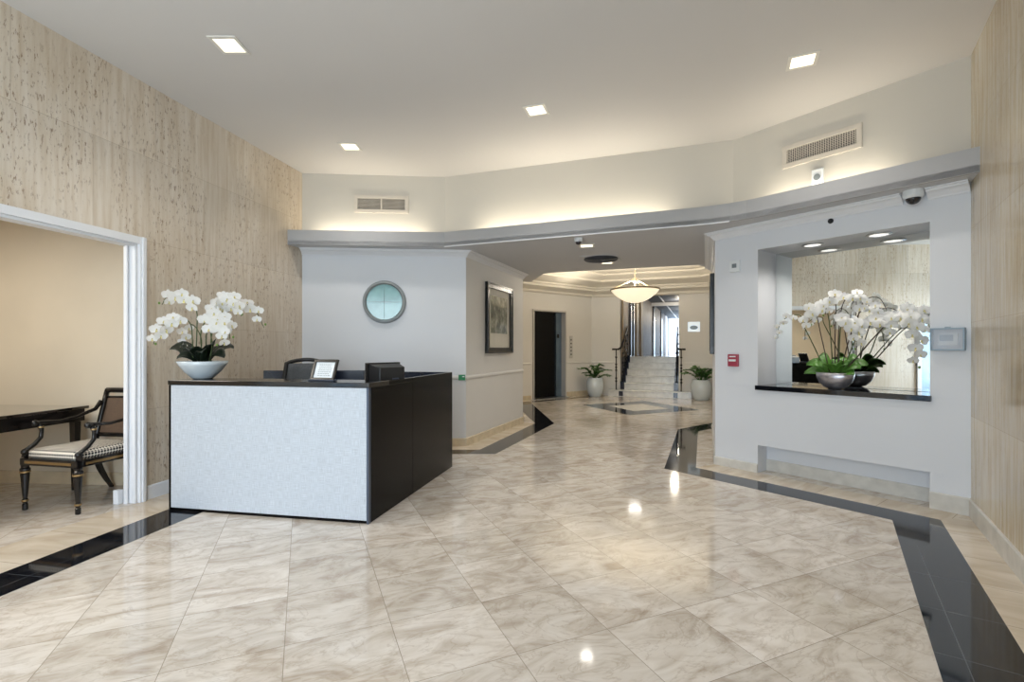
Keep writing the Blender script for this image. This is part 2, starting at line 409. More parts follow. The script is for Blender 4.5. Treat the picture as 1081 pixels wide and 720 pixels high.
# right hand border
i0, o0 = (2.928, 3.705), (3.30, 3.705)
iF, oF = (1.675, 5.293), (2.037, 5.33)
iR = (i0[0]-.679*4.9, i0[1]-4.9); oR = (o0[0]-.669*5.3, o0[1]-5.3)
strip('trim_1', [[iR, oR, o0, i0]], dR)
strip('trim_2', [[i0, o0, oF, iF]], dN)
i2, o2 = (2.713, 7.862), (2.965, 7.67)
strip('trim_3', [[iF, oF, o2, i2]], (.402, 1))
strip('trim_4', [[i2, o2, (3.9, 8.43), (3.7, 8.67)]], (.86, .7))
strip('trim_5', [[oR, (oR[0]+.53, oR[1]-.3), along(NI, RB, .01), NI, o0]], dR, 'perim', .0009)
strip('trim_6', [[o0, NI, NP(2.143), oF]], dN, 'perim', .0009)
# left hand border
strip('trim_7', [[(-3.69, -1.5), (-3.42, -1.5), (-2.13, 6.02), (-2.45, 6.27)]], (.165, 1))
strip('trim_8', [[(-2.45, 6.27), (-2.13, 6.02), (-.211, 6.02), (-.42, 6.28)]], (1, .02))
strip('trim_9', [[(-.42, 6.28), (-.211, 6.02), (.744, 8.49), (.41, 8.51)]], (.39, 1))
strip('trim_10', [[(.41, 8.51), (.744, 8.49), (.46, 11.7), (.06, 11.5)]], (-.09, 1))
strip('trim_11', [[(.06, 11.5), (.42, 11.78), (2.42, 13.36), (2.38, 13.55), (-.1, 11.6)]], (.784, .62))
strip('trim_12', [[lw(-1.6), (-3.69, -1.5), (-2.45, 6.27), lw(6.33)]], (.2, 1), 'perim', .0009)
strip('trim_13', [[(-2.45, 6.27), (-.42, 6.28), (.41, 8.51), PE, B1, LB]], (.39, 1), 'perim', .0009)
# foyer medallion
mc = Vector((2.84, 10.82)); ax = Vector((.93, -.367)); ay = Vector((.367, .93))
def md(u, v): q = mc+ax*u+ay*v; return (q.x, q.y)
quad = lambda a, b: [md(-a, 0), md(0, -b), md(a, 0), md(0, b)]
o = quad(1.28, 1.38); q = quad(.66, .72)
strip('trim_14', [[o[k], o[(k+1) % 4], q[(k+1) % 4], q[k]] for k in range(4)], (.93, -.367))
strip('trim_15', [q], (.93, -.367), 'base', .0011)

# ------------------------------------------------------------------ walls
T = .10
mb = MB(); OY0, OY1, OH = 2.35, 4.115, 2.215
mb.seg(lw(-1.6), lw(OY0), 0, H, T); mb.seg(lw(OY1), lw(6.34), 0, H, T); mb.seg(lw(OY0), lw(OY1), OH, H, T)
struct(mb.build('wall_left', M['trav'], uvdir=(.2, 1)), 'tall travertine wall with a wide cased opening', 'wall')
mb = MB(); mb.seg(W1, B1, 0, SOF, .15)
struct(mb.build('wall_back', M['wallwhite'], uvdir=(1, .08)), 'white papered wall behind the reception desk', 'wall')
mb = MB(); mb.seg(W1, U1, SOF, H, .15); struct(mb.build('wall_upper_left', M['wallupper'], uvdir=(1, .08)))
mb = MB(); mb.seg(U1, U2, SOF+.05, H, .12); struct(mb.build('wall_upper_middle', M['wallupper'], uvdir=(1, -.35)))
mb = MB(); mb.seg(B1, PE, 0, SOF, .15)
struct(mb.build('wall_picture', M['wallwarm'], uvdir=(.37, .93)), 'narrow off-white wall carrying a black framed picture', 'wall')
mb = MB(); mb.seg(PE, E0, 0, 2.8, .15); struct(mb.build('wall_foyer_left', M['beige']))
# elevator wall with opening
ev = Vector((E1[0]-E0[0], E1[1]-E0[1])); eL = ev.length; ed = ev/eL; en = Vector((ed.y, -ed.x))
def EP(t, k=0): return (E0[0]+ed.x*t+en.x*k, E0[1]+ed.y*t+en.y*k)
ea, eb, eh = .965, 2.16, 2.34
mb = MB(); mb.seg(EP(0), EP(ea), 0, 2.8, .15); mb.seg(EP(eb), EP(eL), 0, 2.8, .15); mb.seg(EP(ea), EP(eb), eh, 2.8, .15)
struct(mb.build('wall_elevator', M['wallwarm'], uvdir=ed))
sv = Vector((SE[0]-E1[0], SE[1]-E1[1])); sL = sv.length; sd = sv/sL; sn = Vector((sd.y, -sd.x))
def SP(t, k=0): return (E1[0]+sd.x*t+sn.x*k, E1[1]+sd.y*t+sn.y*k)
sa, sb_ = .806, 2.37
mb = MB(); mb.seg(SP(0), SP(sa), 0, 2.8, .15); mb.seg(SP(sb_), SP(sL), 0, 2.8, .15)
struct(mb.build('wall_stair', M['wallwarm'], uvdir=sd))
mb = MB(); mb.seg(SE, R1, 0, 2.8, .15); mb.seg(R1, R2, 0, 2.8, .15); mb.seg(R2, R3, 0, 2.8, .15)
struct(mb.build('wall_foyer_right', M['wallwarm']))
mb = MB(); mb.seg(R3, NL, 0, SOF, .12); struct(mb.build('wall_return', M['wallwhite'], uvdir=(.4, .9)))
# niche wall
SA, SB, KD, Z0, Z1 = .25, 1.661, .41, .93, 2.372
def nprism(mb, s0, s1, k0, k1, z0, z1): return mb.prism([NP(s0, k0), NP(s1, k0), NP(s1, k1), NP(s0, k1)], z0, z1)
mb = MB(); nprism(mb, 0, 1.93, 0, .15, SOF+.05, H)
struct(mb.build('wall_upper_right', M['wallupper'], uvdir=nt_))
mb = MB()
nprism(mb, 0, SA, 0, KD+.05, 0, SOF+.05); nprism(mb, SB, 2.143, 0, KD+.05, 0, SOF+.05)
nprism(mb, SA, SB, 0, KD+.05, Z1, SOF+.05); nprism(mb, SA, SB, 0, KD+.05, .295, .88); nprism(mb, SA, SB, .2, KD+.05, 0, .295)
nprism(mb, SA, SB, KD+.01, KD+.05, .88, Z1)
struct(mb.build('wall_niche', M['wallwhite'], uvdir=nt_), 'white angled wall with a mirrored flower niche', 'wall')
mb = MB(); nprism(mb, SA+.003, SB-.003, KD-.004, KD+.01, Z0+.002, Z1)
tag(mb.build('niche_mirror', M['mirror']), 'large mirror lining the back of the white wall niche behind the orchids', 'mirror')
mb = MB(); nprism(mb, SA-.012, SB+.02, -.028, KD, .882, Z0)
tag(mb.build('niche_sill', M['sill'], bevel=.004), 'polished black granite sill under the mirrored niche', 'sill')
mb = MB(); mb.seg(NI, RB, 0, H, .15)
struct(mb.build('wall_right', M['travr'], uvdir=(-.67, -1)), 'polished travertine wall at the right edge', 'wall')
# entrance wall behind the viewer, mostly glass
mb = MB(); ex0, ex1 = -3.9, -.35
mb.seg(RB, (ex1, -1.6), 0, H, .15); mb.seg((ex0, -1.6), L0, 0, H, .15); mb.seg((ex1, -1.6), (ex0, -1.6), 2.75, H, .15)
struct(mb.build('wall_entrance', M['wallwhite']))
mb = MB()
for k in range(5):
    x = ex0+(ex1-ex0)*k/4; mb.box((x, -1.66, 1.375), (.06, .06, 2.75))
mb.box(((ex0+ex1)/2, -1.66, .04), (ex1-ex0, .06, .08)); mb.box(((ex0+ex1)/2, -1.66, 2.71), (ex1-ex0, .06, .08)); mb.box(((ex0+ex1)/2, -1.66, 2.1), (ex1-ex0, .06, .05))
struct(mb.build('window_1', M['dark']))
mb = MB(); mb.box((-2, -22, -.2), (90, 40, .1)); struct(mb.build('ground_outside', M['lawn']))
# door frame on left wall, seen only in the mirror
mb = MB(); mb.seg(lw(.1, -.03), lw(1.0, -.03), 0, 2.15, .03); mb.cm = 1
for a, b in ((.1, .18), (.92, 1.0), (.53, .57)): mb.seg(lw(a, -.06), lw(b, -.06), 0, 2.15, .03)
mb.seg(lw(.1, -.06), lw(1.0, -.06), 2.07, 2.15, .03)
struct(mb.build('door_1', [M['steel'], M['trimwhite']]))

# ceilings
mb = MB(); mb.prism([L0, LB, U1, U2, NI, RB], H, H+.1)
struct(mb.build('ceiling', M['ceil']), 'smooth light grey plaster ceiling of the lobby', 'ceiling')
FL = (lw(6.05)[0], 6.05); F1 = (-.87, 6.18); F3 = (NI[0]-.67*.235, NI[1]-.235)
Fa = Vector((1.95, 5.095)); Fm = Vector((2.26, 4.98)); Fb = Vector((2.47, 4.735))
F = [FL, F1]+[tuple((1-t)**2*Fa+2*t*(1-t)*Fm+t*t*Fb) for t in (0, .25, .5, .75, 1)]+[F3]
T1, T2, T3, T4, T5 = (3.187, 7.80), (2.93, 7.53), (.694, 8.295), (.534, 8.445), (.346, 9.5)
mb = MB(); mb.prism(F+[NI, NL, R3, T1, T2, T3, T4, T5, (.10, 9.4), PE, B1, W1], SOF, SOF+.05)
struct(mb.build('ceiling_soffit', M['soffit']), 'lower flat grey ceiling over the passage to the foyer', 'ceiling')
mb = MB(); sweep(mb, F, [(.0, SOF-.004), (.0, 2.815), (-.03, 2.815), (-.03, SOF-.004)])
struct(mb.build('trim_16', M['fascia'], smooth=False))
mb = MB(); sweep(mb, F[1:5], [(-.004, SOF-.010), (.004, SOF-.010), (.004, SOF+.003), (-.004, SOF+.003)])
struct(mb.build('trim_17', M['trimwhite']))
# tray ceiling over the foyer
FP = [PE, E0, E1, SE, R1, R2, R3]
prof = [(-.16, 2.78), (0, 2.78), (.03, 2.79), (.05, 2.82), (.05, 2.85), (.08, 2.87), (.30, 2.92), (.30, 2.975), (.34, 2.99), (.34, 3.03), (.72, 3.12), (.72, 3.17), (.76, 3.18), (.95, 3.26), (.95, 3.34), (-.16, 3.34)]
mb = MB(); sweep(mb, FP, prof, closed=True); struct(mb.build('trim_18', M['cream']))
mb = MB(); mb.prism([offset_pt(FP, k, .9, True)[:] for k in range(len(FP))], 3.3, 3.38); struct(mb.build('ceiling_foyer', M['cream']))
mb = MB()
for a, b in ((T1, T2), (T2, T3), (T3, T4), (T4, T5)): mb.seg(a, b, SOF, 3.3, -.02)
struct(mb.build('trim_19', M['soffit']))

# crown, rails, bases
crown = [(0, SOF-.078), (.015, SOF-.078), (.02, SOF-.066), (.035, SOF-.055), (.055, SOF-.035), (.085, SOF-.024), (.09, SOF-.012), (.115, SOF-.010), (.115, SOF-.0005), (0, SOF-.0005)]
mb = MB(); sweep(mb, [W1, B1, PE], crown); struct(mb.build('trim_20', M['trimwhite']))
mb = MB(); sweep(mb, [R3, NL, NP(.423)], crown); sweep(mb, [NP(.26), NI], crown); struct(mb.build('trim_21', M['trimwhite']))
rail = [(0, .90), (.012, .905), (.018, .92), (.018, .935), (.010, .95), (0, .955)]
mb = MB(); sweep(mb, [W1, B1, PE, E0, EP(ea-.06)], rail); sweep(mb, [EP(eb+.06), E1, SP(sa-.02)], rail); sweep(mb, [SP(sb_+.05), SE, R1, R2, R3], [(o*.35, z) for o, z in rail])
struct(mb.build('trim_22', M['wallwarm']))
mb = MB(); thin = [(0, .918), (.004, .918), (.004, .924), (0, .924)]; sweep(mb, [R3, NL, NP(SB+.02)], thin); sweep(mb, [NP(SA-.015), NI], thin)
struct(mb.build('trim_50', M['wallwhite']))
def base(h, d=.015): return [(0, 0), (d, 0), (d, h-.01), (d*.6, h), (0, h)]
mb = MB(); sweep(mb, [W1, B1, PE, E0, EP(ea-.05)], base(.11)); sweep(mb, [EP(eb+.05), E1, SP(.3)], base(.13)); struct(mb.build('baseboard_left', M['basew']))
mb = MB(); sweep(mb, [SP(sb_+.35), SE, R1, R2, R3, NL, NP(SB)], base(.095)); sweep(mb, [NP(SB-.0, .2), NP(SA+.0, .2)], base(.12)); sweep(mb, [NP(SA), NI, RB], base(.14)); struct(mb.build('baseboard_right', M['base']))
mb = MB(); sweep(mb, [lw(-1.58), lw(OY0-.09)], base(.12, .018)); sweep(mb, [lw(OY1+.09), lw(6.33)], base(.12, .018)); struct(mb.build('baseboard_lobby', M['trimwhite']))

# cased opening in the left wall
mb = MB(); c = .062
for a, b in ((OY1, OY1+c), (OY0-c, OY0)):
    mb.seg(lw(a, -.03), lw(b, -.03), 0, OH+c, .03)
mb.seg(lw(OY0, -.03), lw(OY1, -.03), OH, OH+c, .03)
mb.seg(lw(OY1-.02, -.005), lw(OY1, -.005), 0, OH, T+.012); mb.seg(lw(OY0, -.005), lw(OY0+.02, -.005), 0, OH, T+.012); mb.seg(lw(OY0+.02, -.005), lw(OY1-.02, -.005), OH-.02, OH, T+.012)
mb.seg(lw(OY1-.035, .05), lw(OY1-.02, .05), 0, OH, .035); mb.seg(lw(OY1+.015, -.042), lw(OY1+c-.02, -.042), 0, OH+c, .012)
mb.seg(lw(OY1-.05, .11), lw(OY1-.005, .11), 0, .12, .05)
struct(mb.build('door_2', M['trimwhite'], bevel=.003), 'white cased opening into the side room', 'doorway')

# side room
mb = MB(); mb.seg((-7.1, 4.9), (-3.22, 4.62), 0, 2.7, .1); struct(mb.build('wall_side_back', M['beige']))
mb = MB(); mb.seg((-7.1, 1.3), (-7.1, 4.9), 0, 2.7, .1); mb.seg((-3.95, 1.3), (-7.1, 1.3), 0, 2.7, .1); struct(mb.build('wall_side_outer', M['beige']))
mb = MB(); mb.prism([(-7.2, 1.2), (-3.95, 1.2), (-3.25, 4.72), (-7.2, 5.0)], 2.7, 2.78); struct(mb.build('ceiling_side', M['ceil']))
mb = MB(); sweep(mb, [(-7.1, 4.9), (-3.25, 4.622)], base(.12)); struct(mb.build('baseboard_side', M['basew']))

# ------------------------------------------------------------------ elevator
t = thing('elevator', (*EP((ea+eb)/2), 0), math.atan2(ed.y, ed.x), 'dark open elevator doorway in a slim steel frame beside the potted plant', 'elevator')
w = (eb-ea)/2
mb = MB(); mb.box((-w+.02, .06, eh/2), (.04, .2, eh)); mb.box((w-.02, .06, eh/2), (.04, .2, eh)); mb.box((0, .06, eh-.02), (2*w-.08, .2, .04)); mb.build('door_frame', M['elevframe'], t)
mb = MB(); mb.box((-.10, .175, eh/2-.02), (2*w-.28, .03, eh-.04)); mb.build('door_panel', M['elev'], t, bevel=.002)
mb = MB(); mb.box((w-.14, .15, eh/2-.02), (.20, .06, eh-.04)); mb.build('door_jamb', M['steel'], t, bevel=.002)['label'] = 'blue-grey steel jamb panel'
mb = MB(); mb.box((w-.17, .115, 1.66), (.07, .012, .10)); mb.build('floor_indicator', M['dark'], t)
mb = MB(); mb.box((0, .0, .012), (2*w-.06, .3, .02)); mb.build('door_sill', M['chrome'], t)
mb = MB(); mb.box((0, .30, eh/2), (2*w+.3, .04, eh+.2)); mb.build('cab_wall', M['dark'], t)
t = thing('call_panel', (*EP(eb+.2, .0), 0), math.atan2(ed.y, ed.x), 'tall narrow steel call-button panel to the right of the elevator', 'elevator panel')
mb = MB(); mb.box((0, -.008, 1.36), (.13, .016, .62)); mb.build('plate', M['elevframe'], t, bevel=.003)
for k in range(5):
    mb = MB(); mb.box((0, -.02, 1.16+k*.1), (.035, .012, .035)); mb.build('button', M['dark'], t)

# ------------------------------------------------------------------ stairs and hall
HF = 1.08; RIS = .18; TR = .285
fwd = -sn                                       # up the stair
t = thing('staircase', (*SP((sa+sb_)/2), 0), math.atan2(sd.y, sd.x), 'short flight of pale marble steps climbing to the upper hallway', 'stairs')
hw = (sb_-sa)/2
for k in range(6):
    y0 = -TR+k*TR; mb = MB()
    if k == 0: mb.box((.02, y0+TR/2+.0, RIS/2), (2*hw+.62, TR-.002, RIS))
    else: mb.box((.0, y0+TR/2+(.15 if k == 5 else 0), (k+1)*RIS/2), (2*hw-.03, TR-.002+(.3 if k == 5 else 0), (k+1)*RIS))
    nb = mb.box((.0 if k else .02, y0+.02-.012, (k+1)*RIS-.014), (2*hw-.02 if k else 2*hw+.62, .075, .028))
    mb.build('step', M['step'], t, bevel=.004)
for s_, nm in ((-1, 'stringer'), (1, 'stringer')):
    mb = MB(); pz = []
    for k in range(1, 6): pz += [(-TR+k*TR-.035, k*RIS+.002), (-TR+k*TR-.035, (k+1)*RIS+.035)]
    pz += [(TR*5-.0, 6*RIS+.035), (TR*5, 5*RIS)]
    xa, xb = s_*(hw-.125), s_*(hw-.017)
    mb.grid([[(xa, y, z) for y, z in pz], [(xb, y, z) for y, z in pz]]); mb.build(nm, M['stepdark'], t)
    mb = MB(); mb.box((s_*(hw-.07), -TR-.006, RIS/2), (.11, .012, RIS-.03)); mb.build('stone_insert', M['stepdark'], t)
def railing(sx, label):
    r = thing('stair_railing', (*SP((sa+sb_)/2), 0), math.atan2(sd.y, sd.x), label, 'railing', 'wrought iron railings flanking the marble steps')
    x = sx*(hw+.02)
    mb = MB(); mb.tube([(x+sx*.16, -TR+.06, 1.30), (x-.0, -TR+.06, 1.30), (x-sx*.06, -TR+.2, 1.34), (x-sx*.08, .50, 1.68), (x-sx*.09, .88, 1.92)], .026, 8); mb.build('handrail', M['iron'], r, smooth=True)
    mb = MB(); mb.tube([(x+sx*.05, -TR+.06, RIS), (x+sx*.05, -TR+.06, 1.29)], .016, 8)
    for z in (.42, .5, .72, .80, .88, 1.08): mb.ball((x+sx*.05, -TR+.06, z), .035, 8, .8)
    mb.build('newel_post', M['iron'], r, smooth=True)
    for k in range(1, 5):
        y = -TR+k*TR+.12; z0 = (k+1)*RIS+.03; z1 = 1.32+(y+.1)*.62
        mb = MB(); mb.tube([(x-sx*.085, y, z0), (x-sx*.085, y, z1)], .011, 6)
        for f in (.25, .5, .75): mb.ball((x-sx*.085, y, z0+(z1-z0)*f), .028, 6, 1.4)
        mb.build('baluster', M['iron'], r, smooth=True)
railing(-1, 'black iron stair railing on the left, elevator side of the steps')
railing(1, 'black iron stair railing on the right side, nearer the glossy white wall sign')
# hall
A0 = SP(sa, 0); 
def HP(d, s): return (A0[0]+sd.x*d-sn.x*s, A0[1]+sd.y*d-sn.y*s)   # d across, s deep
HL = 21.0
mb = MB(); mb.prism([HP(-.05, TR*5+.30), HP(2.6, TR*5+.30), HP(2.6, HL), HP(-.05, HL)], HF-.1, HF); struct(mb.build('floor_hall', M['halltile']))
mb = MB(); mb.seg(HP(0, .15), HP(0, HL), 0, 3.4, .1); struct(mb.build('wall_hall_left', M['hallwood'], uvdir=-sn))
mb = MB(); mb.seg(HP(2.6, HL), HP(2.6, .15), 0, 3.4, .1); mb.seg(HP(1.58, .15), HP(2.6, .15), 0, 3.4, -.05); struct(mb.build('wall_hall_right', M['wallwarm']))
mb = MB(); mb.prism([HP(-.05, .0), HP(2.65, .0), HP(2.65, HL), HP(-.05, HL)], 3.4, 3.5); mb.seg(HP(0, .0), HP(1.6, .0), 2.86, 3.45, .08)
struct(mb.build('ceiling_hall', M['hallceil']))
mb = MB(); mb.seg(HP(0, HL), HP(2.6, HL), HF, 3.4, .05); struct(mb.build('window_2', M['glass']))
mb = MB(); mb.seg(HP(.55, 2), HP(.55, HL), 3.37, 3.40, -.05); mb.seg(HP(0, 9), HP(2.5, 9), 3.25, 3.4, .08); struct(mb.build('trim_23', M['trimwhite']))
for a, b, m_ in ((3.3, 3.9, 'halltan'), (4.6, 5.3, 'halltan'), (.3, 1.2, 'halltan'), (1.9, 2.1, 'darkwood'), (2.6, 2.75, 'darkwood'), (9.6, 10.4, 'darkwood'), (14.2, 15.2, 'darkwood'), (18, 19, 'glass')):
    mb = MB(); mb.seg(HP(.05, a), HP(.05, b), HF, 3.38, .05); struct(mb.build('trim_%d' % (24+int(a)), M[m_], uvdir=-sn))
# white sign right of the stairs
ss = 2.56
t = thing('wall_sign', (*SP(2.62), 0), math.atan2(sd.y, sd.x), 'small glossy white sign with a grey oval on the wall right of the steps', 'sign')
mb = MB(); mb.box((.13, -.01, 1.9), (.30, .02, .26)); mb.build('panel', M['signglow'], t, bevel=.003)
mb = MB(); mb.grid([[(.13+.10*math.cos(a)*r, -.022, 1.88+.055*math.sin(a)*r) for a in [2*PI*k/20 for k in range(20)]] for r in (.02, 1)], caps=False); mb.build('emblem', M['lcd'], t)

# ------------------------------------------------------------------ pendant
pc = (2.76, 10.8)
t = thing('pendant_lamp', (*pc, 0), 0, 'glowing alabaster bowl pendant hung on three rods above the foyer medallion', 'lamp')
R_ = .53; prof = [(.01, 2.345)]+[(R_*u, 2.345+.285*u**2.1) for u in [k/14 for k in range(1, 15)]]
prof = prof+[((R_-.01)*u, 2.357+.275*u**2.1) for u in [k/14 for k in range(14, 0, -1)]]+[(.01, 2.357)]
mb = MB(); mb.lathe(prof, (0, 0, 0), 48); mb.build('glass_bowl', M['bowlglow'], t, smooth=True)
mb = MB(); mb.lathe([(R_-.01, 2.625), (R_+.015, 2.625), (R_+.015, 2.655), (R_-.01, 2.655)], (0, 0, 0), 48); mb.build('rim', M['rimb'], t, smooth=False)
for k in range(3):
    a = (.25, PI-.1, -PI/2)[k]; mb = MB(); mb.tube([(R_*math.cos(a), R_*math.sin(a), 2.65), (.05*math.cos(a), .05*math.sin(a), 2.86)], .012, 8); mb.build('rod', M['bronze'], t, smooth=True)
mb = MB(); mb.lathe([(.01, 2.55), (.03, 2.6), (.035, 2.68), (.02, 2.7), (.02, 2.8), (.065, 2.82), (.07, 2.88), (.03, 2.9), (.012, 2.92), (.012, 3.27), (.07, 3.28), (.07, 3.3)], (0, 0, 0), 16); mb.build('stem', M['bronze'], t, smooth=True)

# ------------------------------------------------------------------ ceiling fittings
def downlight(x, y, z, rz, label, size=.165, glow='lampglow', group='square recessed ceiling downlights'):
    t = thing('recessed_downlight', (x, y, z), rz, label, 'ceiling light', group); s = size/2
    mb = MB()
    for (cx_, cy_, sx_, sy_) in ((0, s+.012, 2*s+.05, .025), (0, -s-.012, 2*s+.05, .025), (s+.012, 0, .025, 2*s), (-s-.012, 0, .025, 2*s)): mb.box((cx_, cy_, -.004), (sx_, sy_, .008))
    mb.build('frame', M['lightfix'], t)
    mb = MB(); mb.box((0, 0, -.0015), (2*s, 2*s, .003)); mb.build('lens', M[glow], t)
downlight(-2.15, 3.66, H, 0, 'square recessed downlight nearest the travertine wall, at upper left of the ceiling')
downlight(-1.85, 5.50, H, 0, 'square recessed downlight above the reception desk, near the left air grille')
downlight(.235, 4.66, H, -.32, 'square recessed downlight in the middle of the lobby ceiling')
downlight(2.33, 3.86, H, -.42, 'square recessed downlight nearest the right air grille')
downlight(.95, 6.12, SOF, -.2, 'small recessed downlight in the low ceiling beside the dome camera', .15, group='small recessed lights in the low ceiling')
downlight(1.45, 7.34, SOF, -.2, 'small recessed downlight in the low ceiling behind the round diffuser', .15, group='small recessed lights in the low ceiling')
t = thing('air_diffuser', (1.29, 6.98, SOF), -.37, 'round dark air diffuser in the low ceiling before the pendant', 'air vent')
mb = MB(); mb.box((0, 0, -.003), (.50, .50, .006)); mb.build('plate', M['soffit'], t)
mb = MB()
for k in range(6): mb.lathe([(.04+.035*k, -.008-.002*k), (.06+.035*k, -.03), (.062+.035*k, -.028), (.042+.035*k, -.006)], (0, 0, 0), 28)
mb.lathe([(.24, -.006), (.245, -.02), (.001, -.012), (.001, -.006)], (0, 0, 0), 28); mb.build('louvres', M['louvre'], t)
def dome(x, y, z, label, r=.055):
    t = thing('dome_camera', (x, y, z), 0, label, 'security camera')
    mb = MB(); mb.lathe([(.001, 0), (r, 0), (r*1.02, -r*.7), (r*.85, -r*.95), (.001, -r*.95)], (0, 0, 0), 24); mb.build('housing', M['white'], t, smooth=False)
    mb = MB(); mb.lathe([(r*.75, -r*.9)]+[(r*.75*math.cos(a), -r*.9-r*.75*math.sin(a)) for a in [PI/2*k/6 for k in range(1, 6)]]+[(.001, -r*1.65)], (0, 0, 0), 20); mb.build('lens_dome', M['lens'], t, smooth=True)
dome(.79, 5.72, SOF, 'small dark-domed camera hanging from the low ceiling beside a recessed light', .048)
dome(*NP(.335, -.10), SOF, 'white dome camera set in the gap of the crown moulding', .07)
# grilles
def grille(p, rz, wd, hg, label, nslat, ncross, mull=False):
    t = thing('air_grille', p, rz, label, 'air vent', 'wall air grilles')
    f_ = .045; mb = MB()
    mb.box((0, -.008, hg/2-f_/2), (wd, .016, f_)); mb.box((0, -.008, -hg/2+f_/2), (wd, .016, f_)); mb.box((wd/2-f_/2, -.008, 0), (f_, .016, hg-2*f_)); mb.box((-wd/2+f_/2, -.008, 0), (f_, .016, hg-2*f_))
    if mull: mb.box((0, -.008, 0), (.022, .016, hg-2*f_))
    mb.build('frame', M['grille'], t, bevel=.003)
    mb = MB(); mb.box((0, -.002, 0), (wd-2*f_, .003, hg-2*f_)); mb.build('duct', M['dark'], t)
    mb = MB(); W = wd-2*f_
    for k in range(nslat): mb.box((-W/2+W*(k+.5)/nslat, -.007, 0), (W/nslat*.27, .005, hg-2*f_))
    mb.build('slats', M['grille'], t)
    mb = MB()
    for k in range(ncross): mb.box((0, -.0045, -(hg-2*f_)/2+(hg-2*f_)*(k+.5)/ncross), (W, .003, .004))
    mb.build('cross_bars', M['grille'], t)
gx = (-1.74, 6.42); grille((gx[0], gx[1]-.0, 3.245), math.atan2(6.483-6.34, -.9+2.765), .71, .235, 'beige air grille with a centre bar high above the round mirror', 46, 9, True)
g2 = NP(1.066); grille((g2[0], g2[1], 3.26), math.atan2(-nt_.y, -nt_.x), .69, .225, 'beige slatted air grille high above the orchid niche', 30, 9)
def wallbox(name, s, z, label, cat): return thing(name, (*NP(s), z), math.atan2(-nt_.y, -nt_.x), label, cat)
t = wallbox('alarm_strobe', 1.08, 2.98, 'small white alarm device just under the right air grille', 'alarm')
mb = MB(); mb.box((0, -.018, 0), (.10, .036, .14)); mb.build('housing', M['white'], t, bevel=.006)
mb = MB(); mb.lathe([(.001, 0), (.03, 0), (.03, .006), (.001, .006)], (0, 0, 0), 16); o = mb.build('lens', M['ink'], t); o.rotation_euler = (PI/2, 0, 0); o.location = (0, -.036, -.01)
t = wallbox('thermostat', 1.905, 2.225, 'small square white wall sensor at the upper left of the niche', 'sensor')
mb = MB(); mb.box((0, -.014, 0), (.115, .028, .125)); mb.build('housing', M['white'], t, bevel=.006)
mb = MB(); mb.box((0, -.03, .005), (.05, .006, .045)); mb.build('screen', M['ink'], t, bevel=.002)
t = wallbox('fire_alarm_pull', 1.92, 1.19, 'small red fire alarm pull station to the left of the niche sill', 'fire alarm')
mb = MB(); mb.box((0, -.018, 0), (.115, .036, .135)); mb.build('housing', M['red'], t, bevel=.006)
mb = MB(); mb.box((0, -.042, .0), (.075, .014, .022)); mb.build('handle', M['white'], t, bevel=.002)
mb = MB(); mb.box((0, -.0375, .042), (.07, .003, .012)); mb.build('text_label', M['white'], t)
t = wallbox('wall_speaker', .976, 2.53, 'tiny round black sensor on the white wall above the niche', 'sensor')
mb = MB(); mb.lathe([(.001, 0), (.024, 0), (.022, .012), (.001, .014)], (0, 0, 0), 20); o = mb.build('cap', M['dark'], t, smooth=False); o.rotation_euler = (PI/2, 0, 0)
t = wallbox('thermostat_guard', .132, 1.395, 'clear plastic guard box over a grey wall thermostat right of the niche', 'thermostat')
mb = MB(); mb.box((0, -.012, 0), (.12, .024, .10)); mb.build('thermostat', M['white'], t, bevel=.004)
mb = MB(); mb.box((-.01, -.026, .012), (.085, .004, .05)); mb.build('screen', M['lcd'], t)
mb = MB()
for (x_, z_, w_, h_) in ((0, .085, .21, .012), (0, -.085, .21, .012), (.1, 0, .012, .16), (-.1, 0, .012, .16)): mb.box((x_, -.03, z_), (w_, .06, h_))
mb.box((0, -.035, .094), (.03, .05, .012)); mb.build('guard_rim', M['lcd'], t, bevel=.002)
mb = MB(); mb.box((0, -.058, 0), (.19, .003, .16)); mb.build('guard_cover', M['acryl'], t)
for k, s in enumerate((1.21, .655)):
    t = thing('niche_downlight', (*NP(s, .2), Z1), 0, ['round recessed light in the niche ceiling, on the left above the orchids', 'round recessed light in the niche ceiling, on the right above the orchids'][k], 'ceiling light', 'round lights in the niche ceiling')
    mb = MB(); mb.lathe([(.075, 0), (.10, 0), (.10, -.006), (.075, -.01)], (0, 0, 0), 28); mb.build('ring', M['chrome'], t)
    mb = MB(); mb.lathe([(.001, -.001), (.076, -.001), (.076, -.004), (.001, -.004)], (0, 0, 0), 28); mb.build('lens', M['coolglow'], t)

# ------------------------------------------------------------------ pictures, mirror
t = thing('round_mirror', (-1.70, 6.422, 1.94), math.atan2(.17, 2.143), 'round silver-rimmed teal-tinted mirror on the wall behind the desk', 'mirror')
mb = MB(); mb.lathe([(.235, 0), (.235, .03), (.25, .045), (.27, .04), (.284, .02), (.284, 0)], (0, 0, 0), 48); mb.grid([[(r*math.cos(2*PI*k/48), r*math.sin(2*PI*k/48), z) for k in range(48)] for r, z in ((.235, 0), (.284, 0))], caps=False)
o = mb.build('frame', M['silver'], t, smooth=False); o.rotation_euler = (PI/2, 0, 0)
for q in range(4):
    mb = MB(); pts = [(.003, .003)]+[(.236*math.cos(a), .236*math.sin(a)) for a in [PI/2*k/12+.006 for k in range(12)]+[PI/2-.006]]
    c_, s_ = math.cos(q*PI/2), math.sin(q*PI/2)
    mb.prism([(x*c_-y*s_, x*s_+y*c_) for x, y in pts], .002, .014)
    o = mb.build('glass_panel', M['teal'], t); o.rotation_euler = (PI/2, 0, 0)
